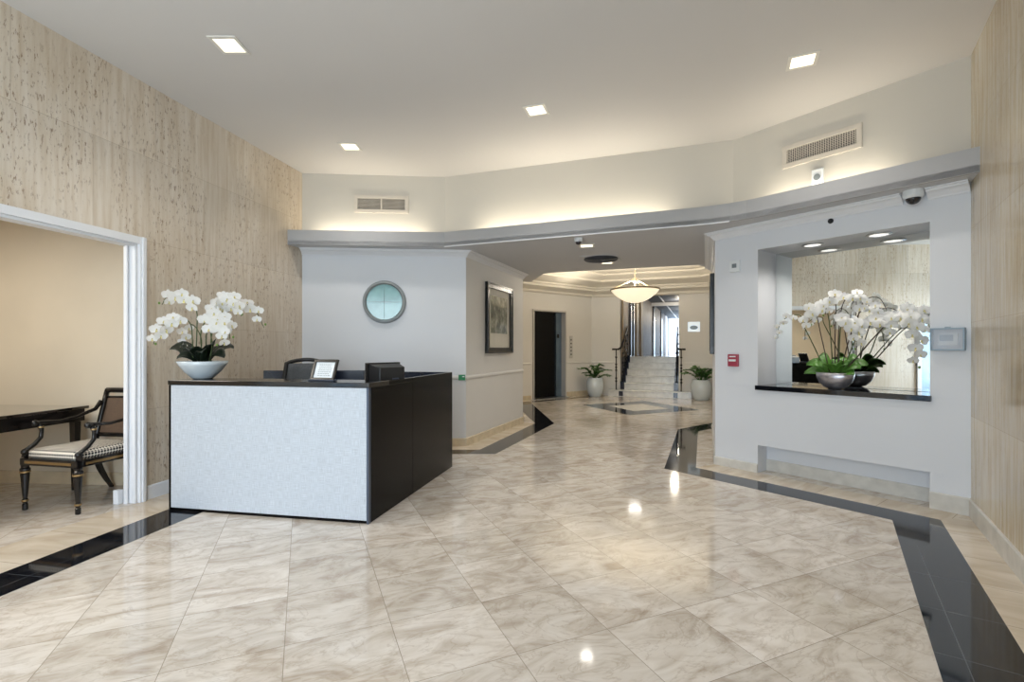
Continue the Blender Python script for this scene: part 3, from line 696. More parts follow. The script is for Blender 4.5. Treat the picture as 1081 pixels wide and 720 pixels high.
def picture(p, rz, wd, hg, label):
    t = thing('framed_picture', p, rz, label, 'picture', 'tall black framed pictures facing each other'); f_ = .085; mb = MB()
    for (x_, z_, w_, h_) in ((0, hg/2-f_/2, wd, f_), (0, -hg/2+f_/2, wd, f_), (wd/2-f_/2, 0, f_, hg-2*f_), (-wd/2+f_/2, 0, f_, hg-2*f_)): mb.box((x_, -.02, z_), (w_, .04, h_))
    for (x_, z_, w_, h_) in ((0, hg/2-.012, wd, .024), (0, -hg/2+.012, wd, .024), (wd/2-.012, 0, .024, hg-.05), (-wd/2+.012, 0, .024, hg-.05)): mb.box((x_, -.026, z_), (w_, .05, h_))
    mb.build('frame', M['frame'], t, bevel=.005)
    mb = MB(); mb.box((0, -.006, 0), (wd-2*f_, .01, hg-2*f_)); mb.build('mat_board', M['mat'], t)
    mb = MB(); mb.box((0, -.012, .06), (wd-2*f_-.20, .003, hg-2*f_-.32)); mb.build('print', M['art'], t)
pv = Vector((PE[0]-B1[0], PE[1]-B1[1])).normalized(); pl = Vector((PE[0]-B1[0], PE[1]-B1[1])).length
pm = Vector(B1)+pv*(.569+1.514)/2*1.075
picture((pm.x, pm.y, 1.78), math.atan2(pv.y, pv.x), 1.02, 1.06, 'tall black framed grey landscape print on the narrow wall left of the passage')
rv = Vector((NL[0]-R3[0], NL[1]-R3[1])).normalized(); pm = Vector(NL)-rv*1.1
picture((pm.x, pm.y, 1.76), math.atan2(rv.y, rv.x), 1.02, 1.02, 'black framed picture seen edge-on at the left end of the niche wall')
t = thing('green_plate', (B1[0]-.055, B1[1]-.004, .93), .08, 'tiny green square plate on the chair rail beside the desk end', 'plate')
mb = MB(); mb.box((0, -.024, 0), (.09, .008, .075)); mb.build('plate', M['green'], t, bevel=.002)
mb = MB(); mb.box((.02, -.0285, .012), (.03, .002, .012)); mb.build('mark', M['white'], t)

# ------------------------------------------------------------------ desk
C = Vector((-1.074, 3.625)); fd = Vector((-1.726, .32)).normalized(); gd = Vector((.403, 1.74)).normalized(); LF, LS = 1.755, 1.79
t = thing('reception_desk', (C.x, C.y, 0), 0, 'reception desk with a pale linen-textured front and glossy black side', 'desk')
def D(a, b): q = fd*a+gd*b; return (q.x, q.y)
def dp(mb, a0, a1, b0, b1, z0, z1): return mb.prism([D(a0, b0), D(a1, b0), D(a1, b1), D(a0, b1)], z0, z1)
mb = MB(); dp(mb, .018, LF-.018, -.012, .02, .025, 1.022); mb.build('front_panel', M['linen'], t, uvdir=fd)
mb = MB(); dp(mb, LF-.016, LF+.0, -.014, .3, 0, 1.024); mb.build('end_panel', M['black'], t)
mb = MB(); dp(mb, 0, LF, -.004, .02, 0, .022); mb.build('plinth', M['black'], t)
mb = MB(); dp(mb, -.001, .016, -.014, .02, 0.0, 1.024); mb.build('corner_trim', M['edge'], t)['label'] = 'grey-blue metal corner trim'
mb = MB(); dp(mb, -.005, LF+.006, -.02, .31, 1.026, 1.062); mb.build('countertop', M['blackgloss'], t, bevel=.003)
mb = MB(); dp(mb, -.004, .03, .022, .757, .004, 1.024); mb.build('side_panel', M['black'], t, bevel=.002)
mb = MB(); dp(mb, -.004, .03, .761, LS, .004, 1.058); dp(mb, -.004, .03, .312, .760, 1.025, 1.058); mb.build('side_panel', M['black'], t, bevel=.002)
mb = MB(); dp(mb, .031, .92, LS-.03, LS, .004, 1.058); mb.build('rear_panel', M['navy'], t, bevel=.002)
mb = MB(); mb.prism([(-1.72-C.x, 5.60-C.y), (-2.86-C.x, 5.535-C.y), (-2.86-C.x, 5.565-C.y), (-1.72-C.x, 5.63-C.y)][::-1], .004, 1.066); mb.build('rear_panel', M['navy'], t, bevel=.002)
mb = MB(); dp(mb, .034, LF-.1, .05, .78, .72, .75); mb.build('work_surface', M['blackgloss'], t, bevel=.003)
# sign frame on the counter
t = thing('tilted_sign_frame', (C.x+D(.475, .13)[0], C.y+D(.475, .13)[1], 1.063), -.35, 'black tilted frame holding a printed white notice on the black counter', 'sign')
def tilt(o, a=.33): o.rotation_euler = (-a, 0, 0); return o
mb = MB(); wd, hg = .235, .175
for (x_, z_, w_, h_) in ((0, hg-.011, wd, .022), (0, .011, wd, .022), (wd/2-.011, hg/2, .022, hg-.044), (-wd/2+.011, hg/2, .022, hg-.044)): mb.box((x_, -.006, z_), (w_, .018, h_))
mb.box((0, .004, hg/2), (wd-.01, .006, hg-.01)); tilt(mb.build('frame', M['frame'], t, bevel=.002))
mb = MB(); mb.box((0, -.0015, hg/2), (wd-.044, .004, hg-.044)); tilt(mb.build('paper_notice', M['paper'], t))
mb = MB()
random.seed(3)
for k in range(7):
    x_ = -.06
    while x_ < .055:
        w_ = random.uniform(.008, .022)
        if x_+w_ < .075: mb.box((x_+w_/2, -.0045, hg/2+.045-k*.015), (w_, .001, .004))
        x_ += w_+.006
tilt(mb.build('printed_text', M['ink'], t))
mb = MB(); mb.box((0, .0, .006), (wd+.01, .05, .012)); mb.box((0, .06, .004), (.06, .12, .008)); mb.build('stand', M['edge'], t, bevel=.002)
# monitor
t = thing('computer_monitor', (-1.13, 4.22, .751), math.atan2(.80, .60), 'black monitor seen from behind on the right of the reception desk', 'monitor')
mb = MB(); mb.box((0, .0, .33), (.36, .028, .235)); mb.build('bezel', M['plastic'], t, bevel=.004)
mb = MB(); a_, b_, d_ = .165, .108, .13
rows = [[(-a_, -.014, .33-b_), (a_, -.014, .33-b_), (a_, -.014, .33+b_), (-a_, -.014, .33+b_)], [(-a_*.8, -d_, .33-b_*.72), (a_*.8, -d_, .33-b_*.72), (a_*.8, -d_, .33+b_*.72), (-a_*.8, -d_, .33+b_*.72)]]
mb.grid(rows); mb.build('back_housing', M['plastic'], t, bevel=.006)
mb = MB(); mb.box((0, .0145, .33), (.33, .002, .2)); mb.build('screen', M['lens'], t)
mb = MB(); mb.box((0, -.03, .12), (.06, .03, .24)); mb.box((0, -.02, .008), (.24, .18, .016)); mb.build('stand', M['plastic'], t, bevel=.004)
mb = MB(); mb.box((.03, -d_-.001, .31), (.07, .004, .012)); mb.build('nameplate', M['edge'], t)
# office chair
t = thing('office_chair', (-2.17, 4.98, 0), .25, 'black office chair with a curved mesh back behind the reception desk', 'chair')
mb = MB(); rows = []
for z, wd_, b_ in ((.70, .36, .0), (.82, .40, .02), (.95, .42, .03), (1.08, .42, .03), (1.16, .38, .02)):
    rows.append([(wd_/2*x, .24+b_-.07*x*x-.0, z) for x in (-1, -.6, -.2, .2, .6, 1)]+[(wd_/2*x, .26+b_-.07*x*x, z) for x in (1, .6, .2, -.2, -.6, -1)])
mb.grid(rows); mb.build('backrest', M['mesh'], t, smooth=True)
mb = MB(); pts = [(.19*x, .255-.07*x*x+.02, 1.165+.035*(1-x*x)) for x in [-1+2*k/10 for k in range(11)]]
mb.tube([(-.21, .21, .72), (-.22, .215, .95)]+pts+[(.22, .215, .95), (.21, .21, .72)], .021, 8); mb.build('back_frame', M['plastic'], t, smooth=True)
mb = MB(); mb.box((0, 0, .55), (.48, .46, .08)); mb.build('seat', M['plastic'], t, bevel=.03)
mb = MB(); mb.tube([(0, .2, .53), (0, .30, .56), (0, .30, .80)], .025, 8); mb.build('back_support', M['plastic'], t, smooth=True)
mb = MB(); mb.lathe([(.03, .12), (.03, .3), (.02, .3), (.02, .51)], (0, 0, 0), 14); mb.build('gas_column', M['chrome'], t)
mb = MB()
for k in range(5):
    a = 2*PI*k/5; mb.tube([(0, 0, .11), (.27*math.cos(a), .27*math.sin(a), .075)], [.03, .018], 8)
mb.build('star_base', M['plastic'], t, smooth=True)
for k in range(5):
    a = 2*PI*k/5; mb = MB(); mb.ball((.27*math.cos(a), .27*math.sin(a), .03), .03, 10); mb.build('caster', M['plastic'], t, smooth=True)

# ------------------------------------------------------------------ side-room furniture
t = thing('writing_table', (-4.75, 3.95, 0), -.07, 'glossy black writing table against the side room wall', 'table')
X1 = .69
mb = MB(); mb.box((0, .0, .768), (2*X1, 1.34, .026)); mb.build('tabletop', M['tabletop'], t, bevel=.004)
mb = MB()
for (x_, y_, w_, h_) in ((X1-.03, 0, .03, 1.28), (-X1+.03, 0, .03, 1.28), (0, .62, 2*X1-.09, .03), (0, -.62, 2*X1-.09, .03)): mb.box((x_, y_, .70), (w_, h_, .11))
mb.build('apron', M['lacq'], t)
for sx in (-1, 1):
    for sy in (-1, 1):
        mb = MB(); x_, y_ = sx*(X1-.06), sy*.59
        mb.grid([[(x_+dx*r, y_+dy*r, z) for dx, dy in ((-1, -1), (1, -1), (1, 1), (-1, 1))] for r, z in ((.018, 0), (.02, .05), (.03, .64))]); mb.build('leg', M['lacq'], t, bevel=.003)

t = thing('armchair', (-3.665, 4.13, 0), -.20, 'ebonised armchair with gilt bands, cane back and dotted cushion in the side room', 'chair')
W2 = .28; FY = -.255; BY = .27
def turned(x, y, zt):
    mb = MB(); mb.lathe([(.012, 0), (.019, .005), (.019, .05), (.014, .055), (.021, .075), (.021, .085), (.015, .095), (.017, .11), (.03, zt-.07), (.022, zt-.062), (.034, zt-.045), (.034, zt-.03), (.024, zt-.02), (.028, zt)], (x, y, 0), 14)
    return mb.build('leg', M['lacq'], t, smooth=False)
for sx in (-1, 1):
    turned(sx*(W2-.01), FY, .37)
    for zz in (.08, .315):
        mb = MB(); mb.lathe([(.012, zz-.007), (.024 if zz < .2 else .036, zz-.007), (.024 if zz < .2 else .036, zz+.007), (.012, zz+.007)], (sx*(W2-.01), FY, 0), 14); mb.build('gilt_band', M['gold'], t)
    mb = MB(); pts = [(sx*(W2-.03), BY+.0+.16*(1-z/.4)**1.6, z) for z in (0, .1, .2, .3, .4)]
    mb.tube([(p[0], p[1], p[2]) for p in pts], [.018, .022, .026, .028, .03], 4); mb.build('leg', M['lacq'], t)
mb = MB()
mb.box((0, FY, .40), (2*W2+.02, .05, .055)); mb.box((0, BY, .40), (2*W2-.02, .05, .055))
for sx in (-1, 1): mb.box((sx*(W2-.005), 0, .40), (.045, BY-FY-.05, .055))
mb.build('seat_frame', M['lacq'], t, bevel=.004)
mb = MB(); mb.box((0, FY-.026, .40), (2*W2-.09, .006, .02))
for sx in (-1, 1): mb.box((sx*(W2+.019), 0, .40), (.006, BY-FY-.09, .02))
mb.build('gilt_inlay', M['gold'], t)
mb = MB(); n_ = 8; rows = []
for z, i_ in ((.428, .01), (.44, .0), (.475, .0), (.495, .02), (.505, .09), (.508, .2)):
    pts = []
    a_, b_ = W2-.02-i_, (BY-FY)/2-.0-i_
    for (cx_, cy_, st) in ((1, 1, 0), (-1, 1, 1), (-1, -1, 2), (1, -1, 3)):
        for j in range(4):
            an = (st+j/3)*PI/2; r = .04
            pts.append((cx_*(a_-r)+r*math.cos(an), (BY+FY)/2+cy_*(b_-r)+r*math.sin(an), z))
    rows.append(pts)
mb.grid(rows); mb.build('cushion', M['dots'], t, smooth=False)
# back: flares outward like a klismos
def bk(x, u): return (x, BY+.02+.13*u+.03*math.cos(x*5.0)-.03, .45+.47*u)
mb = MB()
for sx in (-1, 1): mb.tube([bk(sx*(W2-.035+.02*u), u) for u in (-.05, .2, .4, .6, .8, 1.0)], .022, 6)
mb.tube([(x_, bk(x_, 1)[1], .92+.006) for x_ in [-.27+.54*k/8 for k in range(9)]], .024, 6)
mb.tube([(x_, bk(x_, .16)[1], bk(x_, .16)[2]) for x_ in [-.24+.48*k/8 for k in range(9)]], .02, 6)
mb.tube([(x_, bk(x_, .88)[1], bk(x_, .88)[2]) for x_ in [-.25+.50*k/8 for k in range(9)]], .01, 6)
mb.build('back_frame', M['lacq'], t, smooth=True)
mb = MB(); xs = [-.235+.47*k/8 for k in range(9)]
for k in range(8):
    for u0, u1 in ((.16, .88),):
        mb.face([bk(xs[k], u0), bk(xs[k+1], u0), bk(xs[k+1], u1), bk(xs[k], u1)])
mb.build('cane_back', M['cane'], t)
for sx in (-1, 1):
    x_ = sx*(W2-.005)
    mb = MB(); mb.tube([(x_, FY, .43), (x_, FY+.015, .49), (x_, FY+.07, .525), (x_, FY+.115, .575), (x_, FY+.12, .64), (x_, FY+.10, .69)], [.022, .018, .017, .016, .016, .018], 8)
    mb.ball((x_, FY, .475), .026, 10); mb.build('arm_support', M['lacq'], t, smooth=True)
    mb = MB(); mb.tube([(x_, FY+.06, .70), (x_, FY+.12, .70), (x_, FY+.25, .69), (x_, FY+.40, .71), (sx*(W2-.015), BY+.02, .76), (sx*(W2-.02), BY+.07, .83)], [.02, .017, .014, .014, .017, .02], 8)
    mb.ball((x_, FY+.07, .70), .026, 10); mb.build('arm_rest', M['lacq'], t, smooth=True)
    mb = MB(); mb.lathe([(.01, .655), (.022, .655), (.022, .668), (.01, .668)], (x_, FY+.115, 0), 12); mb.build('gilt_band', M['gold'], t)

# ------------------------------------------------------------------ orchids
def petal(mb, ang, ln, wd, cup, z0=0):
    c_, s_ = math.cos(ang), math.sin(ang); rows = []
    for i in range(4):
        u = i/3; w = wd*math.sin(PI*min(1, .12+u*.80))**.7; r = .004+ln*u; z = z0+cup*u*u
        rows.append([(r*c_-j*w*s_, r*s_+j*w*c_, z+abs(j)*.004) for j in (-1, -.5, 0, .5, 1)])
    mb.grid(rows, closed=False)
def flower_mesh(name, seed=0):
    rnd = random.Random(seed); mb = MB()
    for a, l, w in ((90, .040, .016), (210, .038, .015), (330, .038, .015)): petal(mb, math.radians(a), l, w, .004+rnd.uniform(-.004, .004), 0)
    for a in (15, 165): petal(mb, math.radians(a), .043, .027, .006+rnd.uniform(-.003, .006), .004)
    mb.cm = 1; petal(mb, math.radians(270), .018, .007, .014, .008); mb.ball((0, -.002, .012), .006, 6)
    o = mb.build(name, [M['petal'], M['lip']], None, smooth=True); me = o.data; bpy.data.objects.remove(o); return me
FM = [flower_mesh('blossom', k) for k in range(4)]
def catmull(P, n=6):
    P = [Vector(p) for p in P]; Q = [P[0]*2-P[1]]+P+[P[-1]*2-P[-2]]; out = []
    for i in range(1, len(Q)-2):
        for j in range(n):
            t_ = j/n; a, b, c_, d = Q[i-1:i+3]
            out.append(.5*((2*b)+(-a+c_)*t_+(2*a-5*b+4*c_-d)*t_**2+(-a+3*b-3*c_+d)*t_**3))
    out.append(P[-1]); return out
def spray(root, path, rnd, view, first, step, size, mat, skipend=2, both=True, zmax=None):
    pts = catmull(path, 6)
    mb = MB(); mb.tube(pts, [.0058-.0032*k/len(pts) for k in range(len(pts))], 6)
    st = mb.build('flower_stem', M[mat], root, smooth=True)
    n = len(pts); acc = 0; k = int(first*n); side = 1; last = pts[k]
    while k < n:
        if (pts[k]-last).length >= step or acc == 0:
            d = (pts[min(k+1, n-1)]-pts[k-1]).normalized()
            sc = size*(1-.35*max(0, (k/n-.7))/.3)*rnd.uniform(.9, 1.12)
            lat = d.cross(Vector(view)).normalized()
            p = pts[k]+lat*side*.026*rnd.uniform(.4, 1.1)+Vector(view)*(-.02)*rnd.uniform(0, 1.6)+Vector((0, 0, -.012))
            look = (-Vector(view)+lat*side*rnd.uniform(-.1, .7)+Vector((rnd.uniform(-.3, .3), rnd.uniform(-.2, .2), rnd.uniform(-.35, .15)))).normalized()
            if k > n-skipend*1.5:
                b = MB(); b.ball((0, 0, 0), .009, 8, 1.3); ob = b.build('bud', M['bud'], st, smooth=True); ob.location = p
            else:
                ob = bpy.data.objects.new('blossom', FM[rnd.randrange(4)]); COL.objects.link(ob); ob.parent = st; ob.location = p
                ob.rotation_euler = look.to_track_quat('Z', 'Y').to_euler(); ob.scale = (sc,)*3
            side = -side; acc += 1; last = pts[k]
        k += 1
def leaf(root, base, ang, ln, wd, rise, droop, mat, name='leaf', tilt_=.9):
    mb = MB(); c_, s_ = math.cos(ang), math.sin(ang); rows = []
    for i in range(8):
        u = i/7; w = wd*max(.05, math.sin(PI*(.10+.88*u))**.6); r = ln*u; z = rise*math.sin(u*PI*.6)-droop*u*u
        rows.append([(base[0]+r*c_-j*w*s_, base[1]+r*s_+j*w*c_, base[2]+z+abs(j)*wd*.3+tilt_*j*w*c_) for j in (-1, -.5, 0, .5, 1)])
    mb.grid(rows, closed=False); o = mb.build(name, M[mat], root, smooth=True)
    so = o.modifiers.new('thick', 'SOLIDIFY'); so.thickness = .003
SPR1= [[(-0.06, 0.0, 0.147), (-0.052, 0.0, 0.405), (-0.052, 0.0, 0.567), (-0.087, -0.02, 0.662), (-0.177, -0.04, 0.716), (-0.266, -0.05, 0.698), (-0.306, -0.06, 0.626)], [(-0.071, -0.02, 0.14), (-0.065, -0.04, 0.364), (-0.068, -0.06, 0.467), (-0.12, -0.1, 0.52), (-0.201, -0.13, 0.479), (-0.272, -0.15, 0.4), (-0.303, -0.16, 0.291)], [(0.005, 0.0, 0.139), (0.0, -0.03, 0.364), (0.059, -0.06, 0.483), (0.179, -0.1, 0.536), (0.284, -0.13, 0.471), (0.313, -0.14, 0.338)], [(0.018, 0.03, 0.138), (0.01, 0.03, 0.366), (0.073, 0.02, 0.568), (0.182, 0.0, 0.704), (0.289, -0.03, 0.661), (0.362, -0.06, 0.53)], [(0.038, 0.05, 0.137), (0.04, 0.06, 0.391), (0.118, 0.08, 0.573), (0.25, 0.08, 0.655), (0.39, 0.08, 0.606), (0.48, 0.08, 0.441)], [(-0.062, 0.04, 0.138), (-0.044, 0.05, 0.325), (-0.121, 0.08, 0.449), (-0.193, 0.09, 0.458), (-0.233, 0.1, 0.359), (-0.216, 0.1, 0.293)], [(0.072, -0.03, 0.14), (0.109, -0.05, 0.284), (0.126, -0.09, 0.402), (0.207, -0.12, 0.456), (0.266, -0.14, 0.385), (0.241, -0.15, 0.291)]]
SPR2= [[(-0.082, 0.0, 0.167), (-0.2, 0.0, 0.447), (-0.297, 0.0, 0.66), (-0.314, 0.0, 0.728), (-0.406, -0.02, 0.722), (-0.491, -0.04, 0.647), (-0.51, -0.06, 0.489)], [(-0.042, -0.02, 0.169), (-0.1, -0.04, 0.483), (-0.135, -0.06, 0.697), (-0.169, -0.08, 0.782), (-0.217, -0.09, 0.747), (-0.239, -0.1, 0.607)], [(-0.016, 0.0, 0.169), (-0.041, 0.0, 0.538), (-0.065, 0.0, 0.742), (-0.122, 0.02, 0.812), (-0.177, 0.03, 0.769), (-0.198, 0.04, 0.638)], [(-0.007, 0.02, 0.169), (-0.007, 0.02, 0.556), (0.005, 0.01, 0.784), (-0.009, -0.02, 0.903), (-0.051, -0.04, 0.85), (-0.064, -0.05, 0.721)], [(0.032, 0.0, 0.171), (0.047, -0.02, 0.508), (0.084, -0.06, 0.659), (0.148, -0.09, 0.655), (0.196, -0.1, 0.547), (0.214, -0.11, 0.399)], [(0.014, 0.03, 0.17), (0.018, 0.04, 0.555), (0.05, 0.04, 0.81), (0.124, 0.03, 0.903), (0.211, 0.02, 0.886), (0.262, 0.0, 0.766)], [(0.057, 0.02, 0.172), (0.126, 0.0, 0.354), (0.195, 0.0, 0.549), (0.282, -0.02, 0.651), (0.388, -0.04, 0.645), (0.476, -0.06, 0.54)], [(0.08, 0.0, 0.173), (0.201, -0.02, 0.328), (0.347, -0.02, 0.527), (0.457, -0.04, 0.642), (0.54, -0.05, 0.687), (0.61, -0.07, 0.577), (0.645, -0.08, 0.406), (0.634, -0.09, 0.245)], [(0.058, 0.04, 0.162), (0.16, 0.04, 0.3), (0.309, 0.04, 0.503), (0.473, 0.03, 0.677), (0.589, 0.02, 0.753), (0.681, 0.01, 0.649), (0.715, 0.0, 0.519)], [(0.034, 0.04, 0.17), (0.083, 0.06, 0.417), (0.161, 0.06, 0.686), (0.254, 0.05, 0.787), (0.352, 0.04, 0.754), (0.407, 0.02, 0.629)]]

rnd = random.Random(11)
t = thing('potted_orchid', (-2.64, 4.11, 1.063), 0, 'white orchids arching from a pale ceramic bowl on the reception counter', 'orchid')
mb = MB(); mb.lathe([(.001, 0), (.07, 0), (.085, .01), (.135, .06), (.175, .115), (.194, .15), (.188, .15), (.165, .11), (.12, .07), (.001, .05)], (0, 0, 0), 36); mb.build('bowl', M['ceram'], t, smooth=True)
mb = MB(); mb.lathe([(.001, .128), (.10, .126), (.160, .118), (.150, .10), (.001, .1)], (0, 0, 0), 24); mb.build('soil', M['soil'], t, smooth=True)
mb = MB()
for k in range(26):
    a = rnd.uniform(0, 2*PI); r = rnd.uniform(.05, .165); mb.ball((r*math.cos(a), r*math.sin(a), .132), rnd.uniform(.007, .012), 6)
mb.build('pebbles', M['pebble'], t, smooth=True)['kind'] = 'stuff'
for a, l, w, ri, dr in ((175, .27, .042, .16, .04), (200, .16, .035, .10, .06), (-20, .22, .04, .12, .07), (-60, .15, .045, .13, .04), (240, .15, .045, .13, .04), (270, .13, .045, .14, .02), (30, .2, .04, .16, .03), (90, .16, .04, .16, .03), (150, .18, .04, .12, .06), (-35, .15, .045, .17, .01), (215, .13, .04, .15, .01)):
    leaf(t, (.03*math.cos(math.radians(a)), .03*math.sin(math.radians(a)), .135), math.radians(a), l, w*1.15, ri, dr, 'leafd')
v1 = Vector((-.54, .84, -.02)).normalized()
for i, sp in enumerate(SPR1): spray(t, sp, rnd, v1, [.42, .5, .45, .45, .45, .6, .45][i], [.036, .03, .026, .027, .036, .04, .034][i], 1.12 if i != 5 else .85, 'stem')

t = thing('potted_orchid', (*NP(.985, .13), .9305), math.atan2(-nt_.y, -nt_.x), 'white orchids with bright green leaves in a silver bowl on the niche sill', 'orchid')
mb = MB(); mb.lathe([(.001, 0), (.055, 0), (.095, .015), (.145, .06), (.168, .11), (.174, .155), (.166, .157), (.158, .11), (.13, .07), (.001, .05)], (0, 0, 0), 36, .94, .62); mb.build('bowl', M['silverbowl'], t, smooth=True)
mb = MB(); mb.lathe([(.001, .145), (.10, .142), (.158, .13), (.14, .10), (.001, .1)], (0, 0, 0), 24, .94, .62); mb.build('soil', M['soil'], t, smooth=True)
for a, l, w, ri, dr in ((178, .26, .042, .05, .06), (192, .22, .042, .12, .04), (210, .16, .04, .10, .02), (165, .2, .04, .12, .01), (-10, .2, .042, .10, .04), (5, .24, .04, .12, .03), (-35, .12, .04, .12, .03), (-70, .11, .045, .12, .03), (245, .12, .045, .12, .03), (20, .15, .035, .16, .0), (160, .14, .035, .17, .0), (-25, .17, .04, .04, .04), (100, .10, .04, .15, .02), (60, .12, .04, .15, .02)):
    leaf(t, (.04*math.cos(math.radians(a)), .02*math.sin(math.radians(a)), .145), math.radians(a), l*.92, w*1.15, ri, dr, 'leafg')
v2 = Vector((.603*.56-.798*.83*-1*-1, .798*.56+.603*.83, 0))
v2 = Vector((.56*.603+.83*-.798, .56*.798+.83*.603, 0)).normalized()
for i, sp in enumerate(SPR2): spray(t, sp, rnd, v2, [.62, .5, .5, .5, .45, .5, .5, .45, .5, .5][i], [.05, .044, .042, .044, .038, .044, .046, .042, .046, .048][i], [.85, 1.2, 1.2, 1.15, 1.3, 1.1, 1.2, 1.3, 1.15, 1.05][i], 'stemb' if i % 2 else 'stem', skipend=1)

# potted foliage plants in the foyer
def zzplant(x, y, seed, label, spec, pot_s=1.0):
    rnd = random.Random(seed); t = thing('potted_plant', (x, y, 0), 0, label, 'plant', 'leafy plants in pale grey pots')
    mb = MB(); mb.lathe([(.001, 0), (.15, 0), (.17, .02), (.215, .14), (.238, .28), (.235, .40), (.205, .51), (.20, .52), (.19, .515), (.21, .42), (.001, .40)], (0, 0, 0), 32, pot_s, pot_s); mb.build('pot', M['ceram'], t, smooth=True)
    mb = MB(); mb.lathe([(.001, .47), (.19, .465), (.2, .43), (.001, .42)], (0, 0, 0), 20, pot_s, pot_s); mb.build('soil', M['soil'], t)
    for (a, sprd, hgt) in spec:
        c_, s_ = math.cos(a), math.sin(a); b0 = Vector((rnd.uniform(-.06, .06), rnd.uniform(-.06, .06), .46))
        pts = catmull([b0, b0+Vector((c_*sprd*.25, s_*sprd*.25, hgt*.6)), b0+Vector((c_*sprd*.62, s_*sprd*.62, hgt*.95)), b0+Vector((c_*sprd, s_*sprd, hgt*.92))], 5)
        mb = MB(); mb.tube(pts, [.011-.007*k/len(pts) for k in range(len(pts))], 6)
        for k in range(3, len(pts)):
            d = (pts[k]-pts[k-1]).normalized(); lat = d.cross(Vector((0, 0, 1)))
            lat = lat.normalized() if lat.length > .01 else Vector((1, 0, 0))
            for sd_ in (-1, 1):
                tip = (lat*sd_*.8+d*.5+Vector((0, 0, rnd.uniform(-.25, .35)))).normalized()*rnd.uniform(.09, .14)
                w_ = tip.cross(Vector((0, 0, 1))+d*.4).normalized()*.032; p = pts[k]; mb.cm = 0
                mb.face([p, p+tip*.4+w_, p+tip, p+tip*.4-w_])
        mb.build('frond', M['zz'], t)
zzplant(2.29, 13.27, 3, 'leafy arching plant in a pale pot between the elevator and the steps', [(-2.9, .40, .32), (-3.05, .34, .20), (-.25, .44, .28), (0.1, .22, .42), (-1.2, .3, .26), (-2.4, .38, .14), (1.6, .08, .40), (-1.7, .2, .34), (.3, .24, .32), (-.7, .40, .14), (3.0, .16, .38)])
zzplant(4.86, 12.36, 8, 'bushy leafy plant in a pale pot to the right of the steps', [(-2.9, .46, .24), (2.8, .38, .32), (-.4, .34, .26), (0.1, .25, .34), (-1.2, .3, .26), (-2.2, .35, .30), (1.9, .2, .34), (-1.7, .22, .36), (-.8, .3, .3), (-2.6, .3, .38), (3.0, .2, .40), (-1.4, .15, .28), (-.2, .36, .14)], 1.06)

# ------------------------------------------------------------------ lights
def area(name, loc, rot, sx, sy, e, col, spread=None):
    l = bpy.data.lights.new(name, 'AREA'); l.shape = 'RECTANGLE'; l.size = sx; l.size_y = sy; l.energy = e; l.color = col
    if spread: l.spread = spread
    o = bpy.data.objects.new(name, l); COL.objects.link(o); o.location = loc; o.rotation_euler = rot; return o
def point(name, loc, e, col, r=.1):
    l = bpy.data.lights.new(name, 'POINT'); l.energy = e; l.color = col; l.shadow_soft_size = r
    o = bpy.data.objects.new(name, l); COL.objects.link(o); o.location = loc; return o
def spot(name, loc, e, col, ang=2.2, r=.07):
    l = bpy.data.lights.new(name, 'SPOT'); l.energy = e; l.color = col; l.spot_size = ang; l.spot_blend = .8; l.shadow_soft_size = r
    o = bpy.data.objects.new(name, l); COL.objects.link(o); o.location = loc; return o
DAY = (.74, .87, 1.0); WARM = (1, .88, .70); NEUT = (1, .95, .88)
area('entrance_daylight', (-2.1, -1.5, 1.5), (-PI/2*1.02+PI, 0, 0), 3.4, 2.5, 185, DAY)
for k, (x, y) in enumerate(((-2.15, 3.66), (-1.85, 5.5), (.235, 4.66), (2.33, 3.86))):
    spot('downlight_beam', (x, y, H-.03), 46, NEUT)
# further downlights of the same ceiling, behind the viewer
for (x, y) in ((-2.6, 1.4), (-.6, 1.9), (.4, .4)): spot('downlight_beam', (x, y, H-.03), 46, NEUT)
for (x, y) in ((.95, 6.12), (1.43, 7.28)): spot('soffit_beam', (x, y, SOF-.03), 34, NEUT)
def cove(a, b, e):
    d = Vector((b[0]-a[0], b[1]-a[1])); m_ = ((a[0]+b[0])/2, (a[1]+b[1])/2)
    area('cove_light', (m_[0], m_[1], SOF+.11), (PI, 0, math.atan2(d.y, d.x)), d.length, .05, e, (1, .90, .72))
cove((-2.55, 6.24), (-1.15, 6.33), 6)
cove((-.45, 6.18), (1.75, 5.42), 11)
cove(NP(1.55, -.12), NP(.55, -.12), 4.5)
point('pendant_bulb', (pc[0], pc[1], 2.75), 70, (1, .92, .80), .12)
spot('pendant_down', (pc[0], pc[1], 2.30), 26, (1, .95, .87), 2.9, .14)
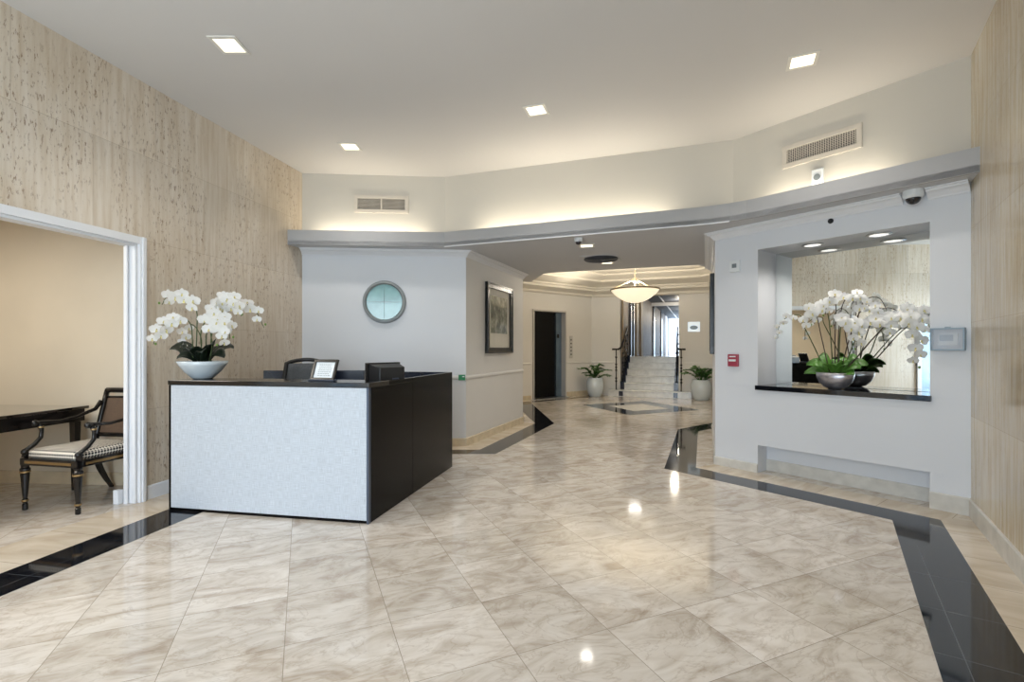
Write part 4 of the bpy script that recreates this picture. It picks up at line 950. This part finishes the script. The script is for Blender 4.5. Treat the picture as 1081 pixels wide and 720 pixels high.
area('foyer_cove', (2.6, 10.7, 2.80), (PI, 0, -.37), 3.6, 2.6, 45, WARM)
for (x, y) in ((1.2, 9.3), (2.2, 9.03), (3.2, 8.78)): spot('foyer_fill', (x, y, 3.27), 70, (1, .96, .91), 2.95, .04)  # added spots without fittings, unseen above the soffit edge, to brighten the foyer
area('side_room_lamp', (-5.0, 2.9, 2.6), (0, 0, 0), 1.0, 1.0, 50, (1, .93, .82))
for s in (1.21, .655):
    q = NP(s, .2); spot('niche_beam', (q[0], q[1], Z1-.02), 22, NEUT, 2.6, .05)
for s_ in (3, 8, 13, 18):
    q = HP(1.3, s_); point('hall_fill', (q[0], q[1], 3.1), 34, (1, .88, .7), .1)  # added point lights with no fixtures, bringing out the hall panels
q = HP(1.3, HL-.2); area('hall_daylight', (q[0], q[1], 2.2), (PI/2, 0, math.atan2(sn.y, sn.x)+PI/2), 2.2, 2, 60, DAY)

w = bpy.data.worlds.new('world'); SC.world = w; w.use_nodes = True
nt = w.node_tree; bg = nt.nodes['Background']
sky = nt.nodes.new('ShaderNodeTexSky'); sky.sky_type = 'NISHITA'; sky.sun_disc = False; sky.sun_elevation = .9; sky.sun_rotation = 2.5
nt.links.new(sky.outputs[0], bg.inputs[0]); bg.inputs[1].default_value = .3

# ------------------------------------------------------------------ camera
cam = bpy.data.cameras.new('camera'); co = bpy.data.objects.new('camera', cam); COL.objects.link(co)
cam.sensor_width = 36; cam.sensor_fit = 'HORIZONTAL'; cam.lens = 508/1081*36; cam.shift_y = 8/1081
cam.clip_start = .05; cam.clip_end = 200
co.location = (0, 0, 1.32); co.rotation_euler = (PI/2, 0, 0)
SC.camera = co
SC.view_settings.view_transform = 'Standard'; SC.view_settings.look = 'None'; SC.view_settings.exposure = 0.18
SC.cycles.use_denoising = True
SC.cycles.max_bounces = 8; SC.cycles.diffuse_bounces = 5; SC.cycles.glossy_bounces = 5
SC.cycles.caustics_reflective = False; SC.cycles.caustics_refractive = False
SC.cycles.sample_clamp_indirect = 4.0
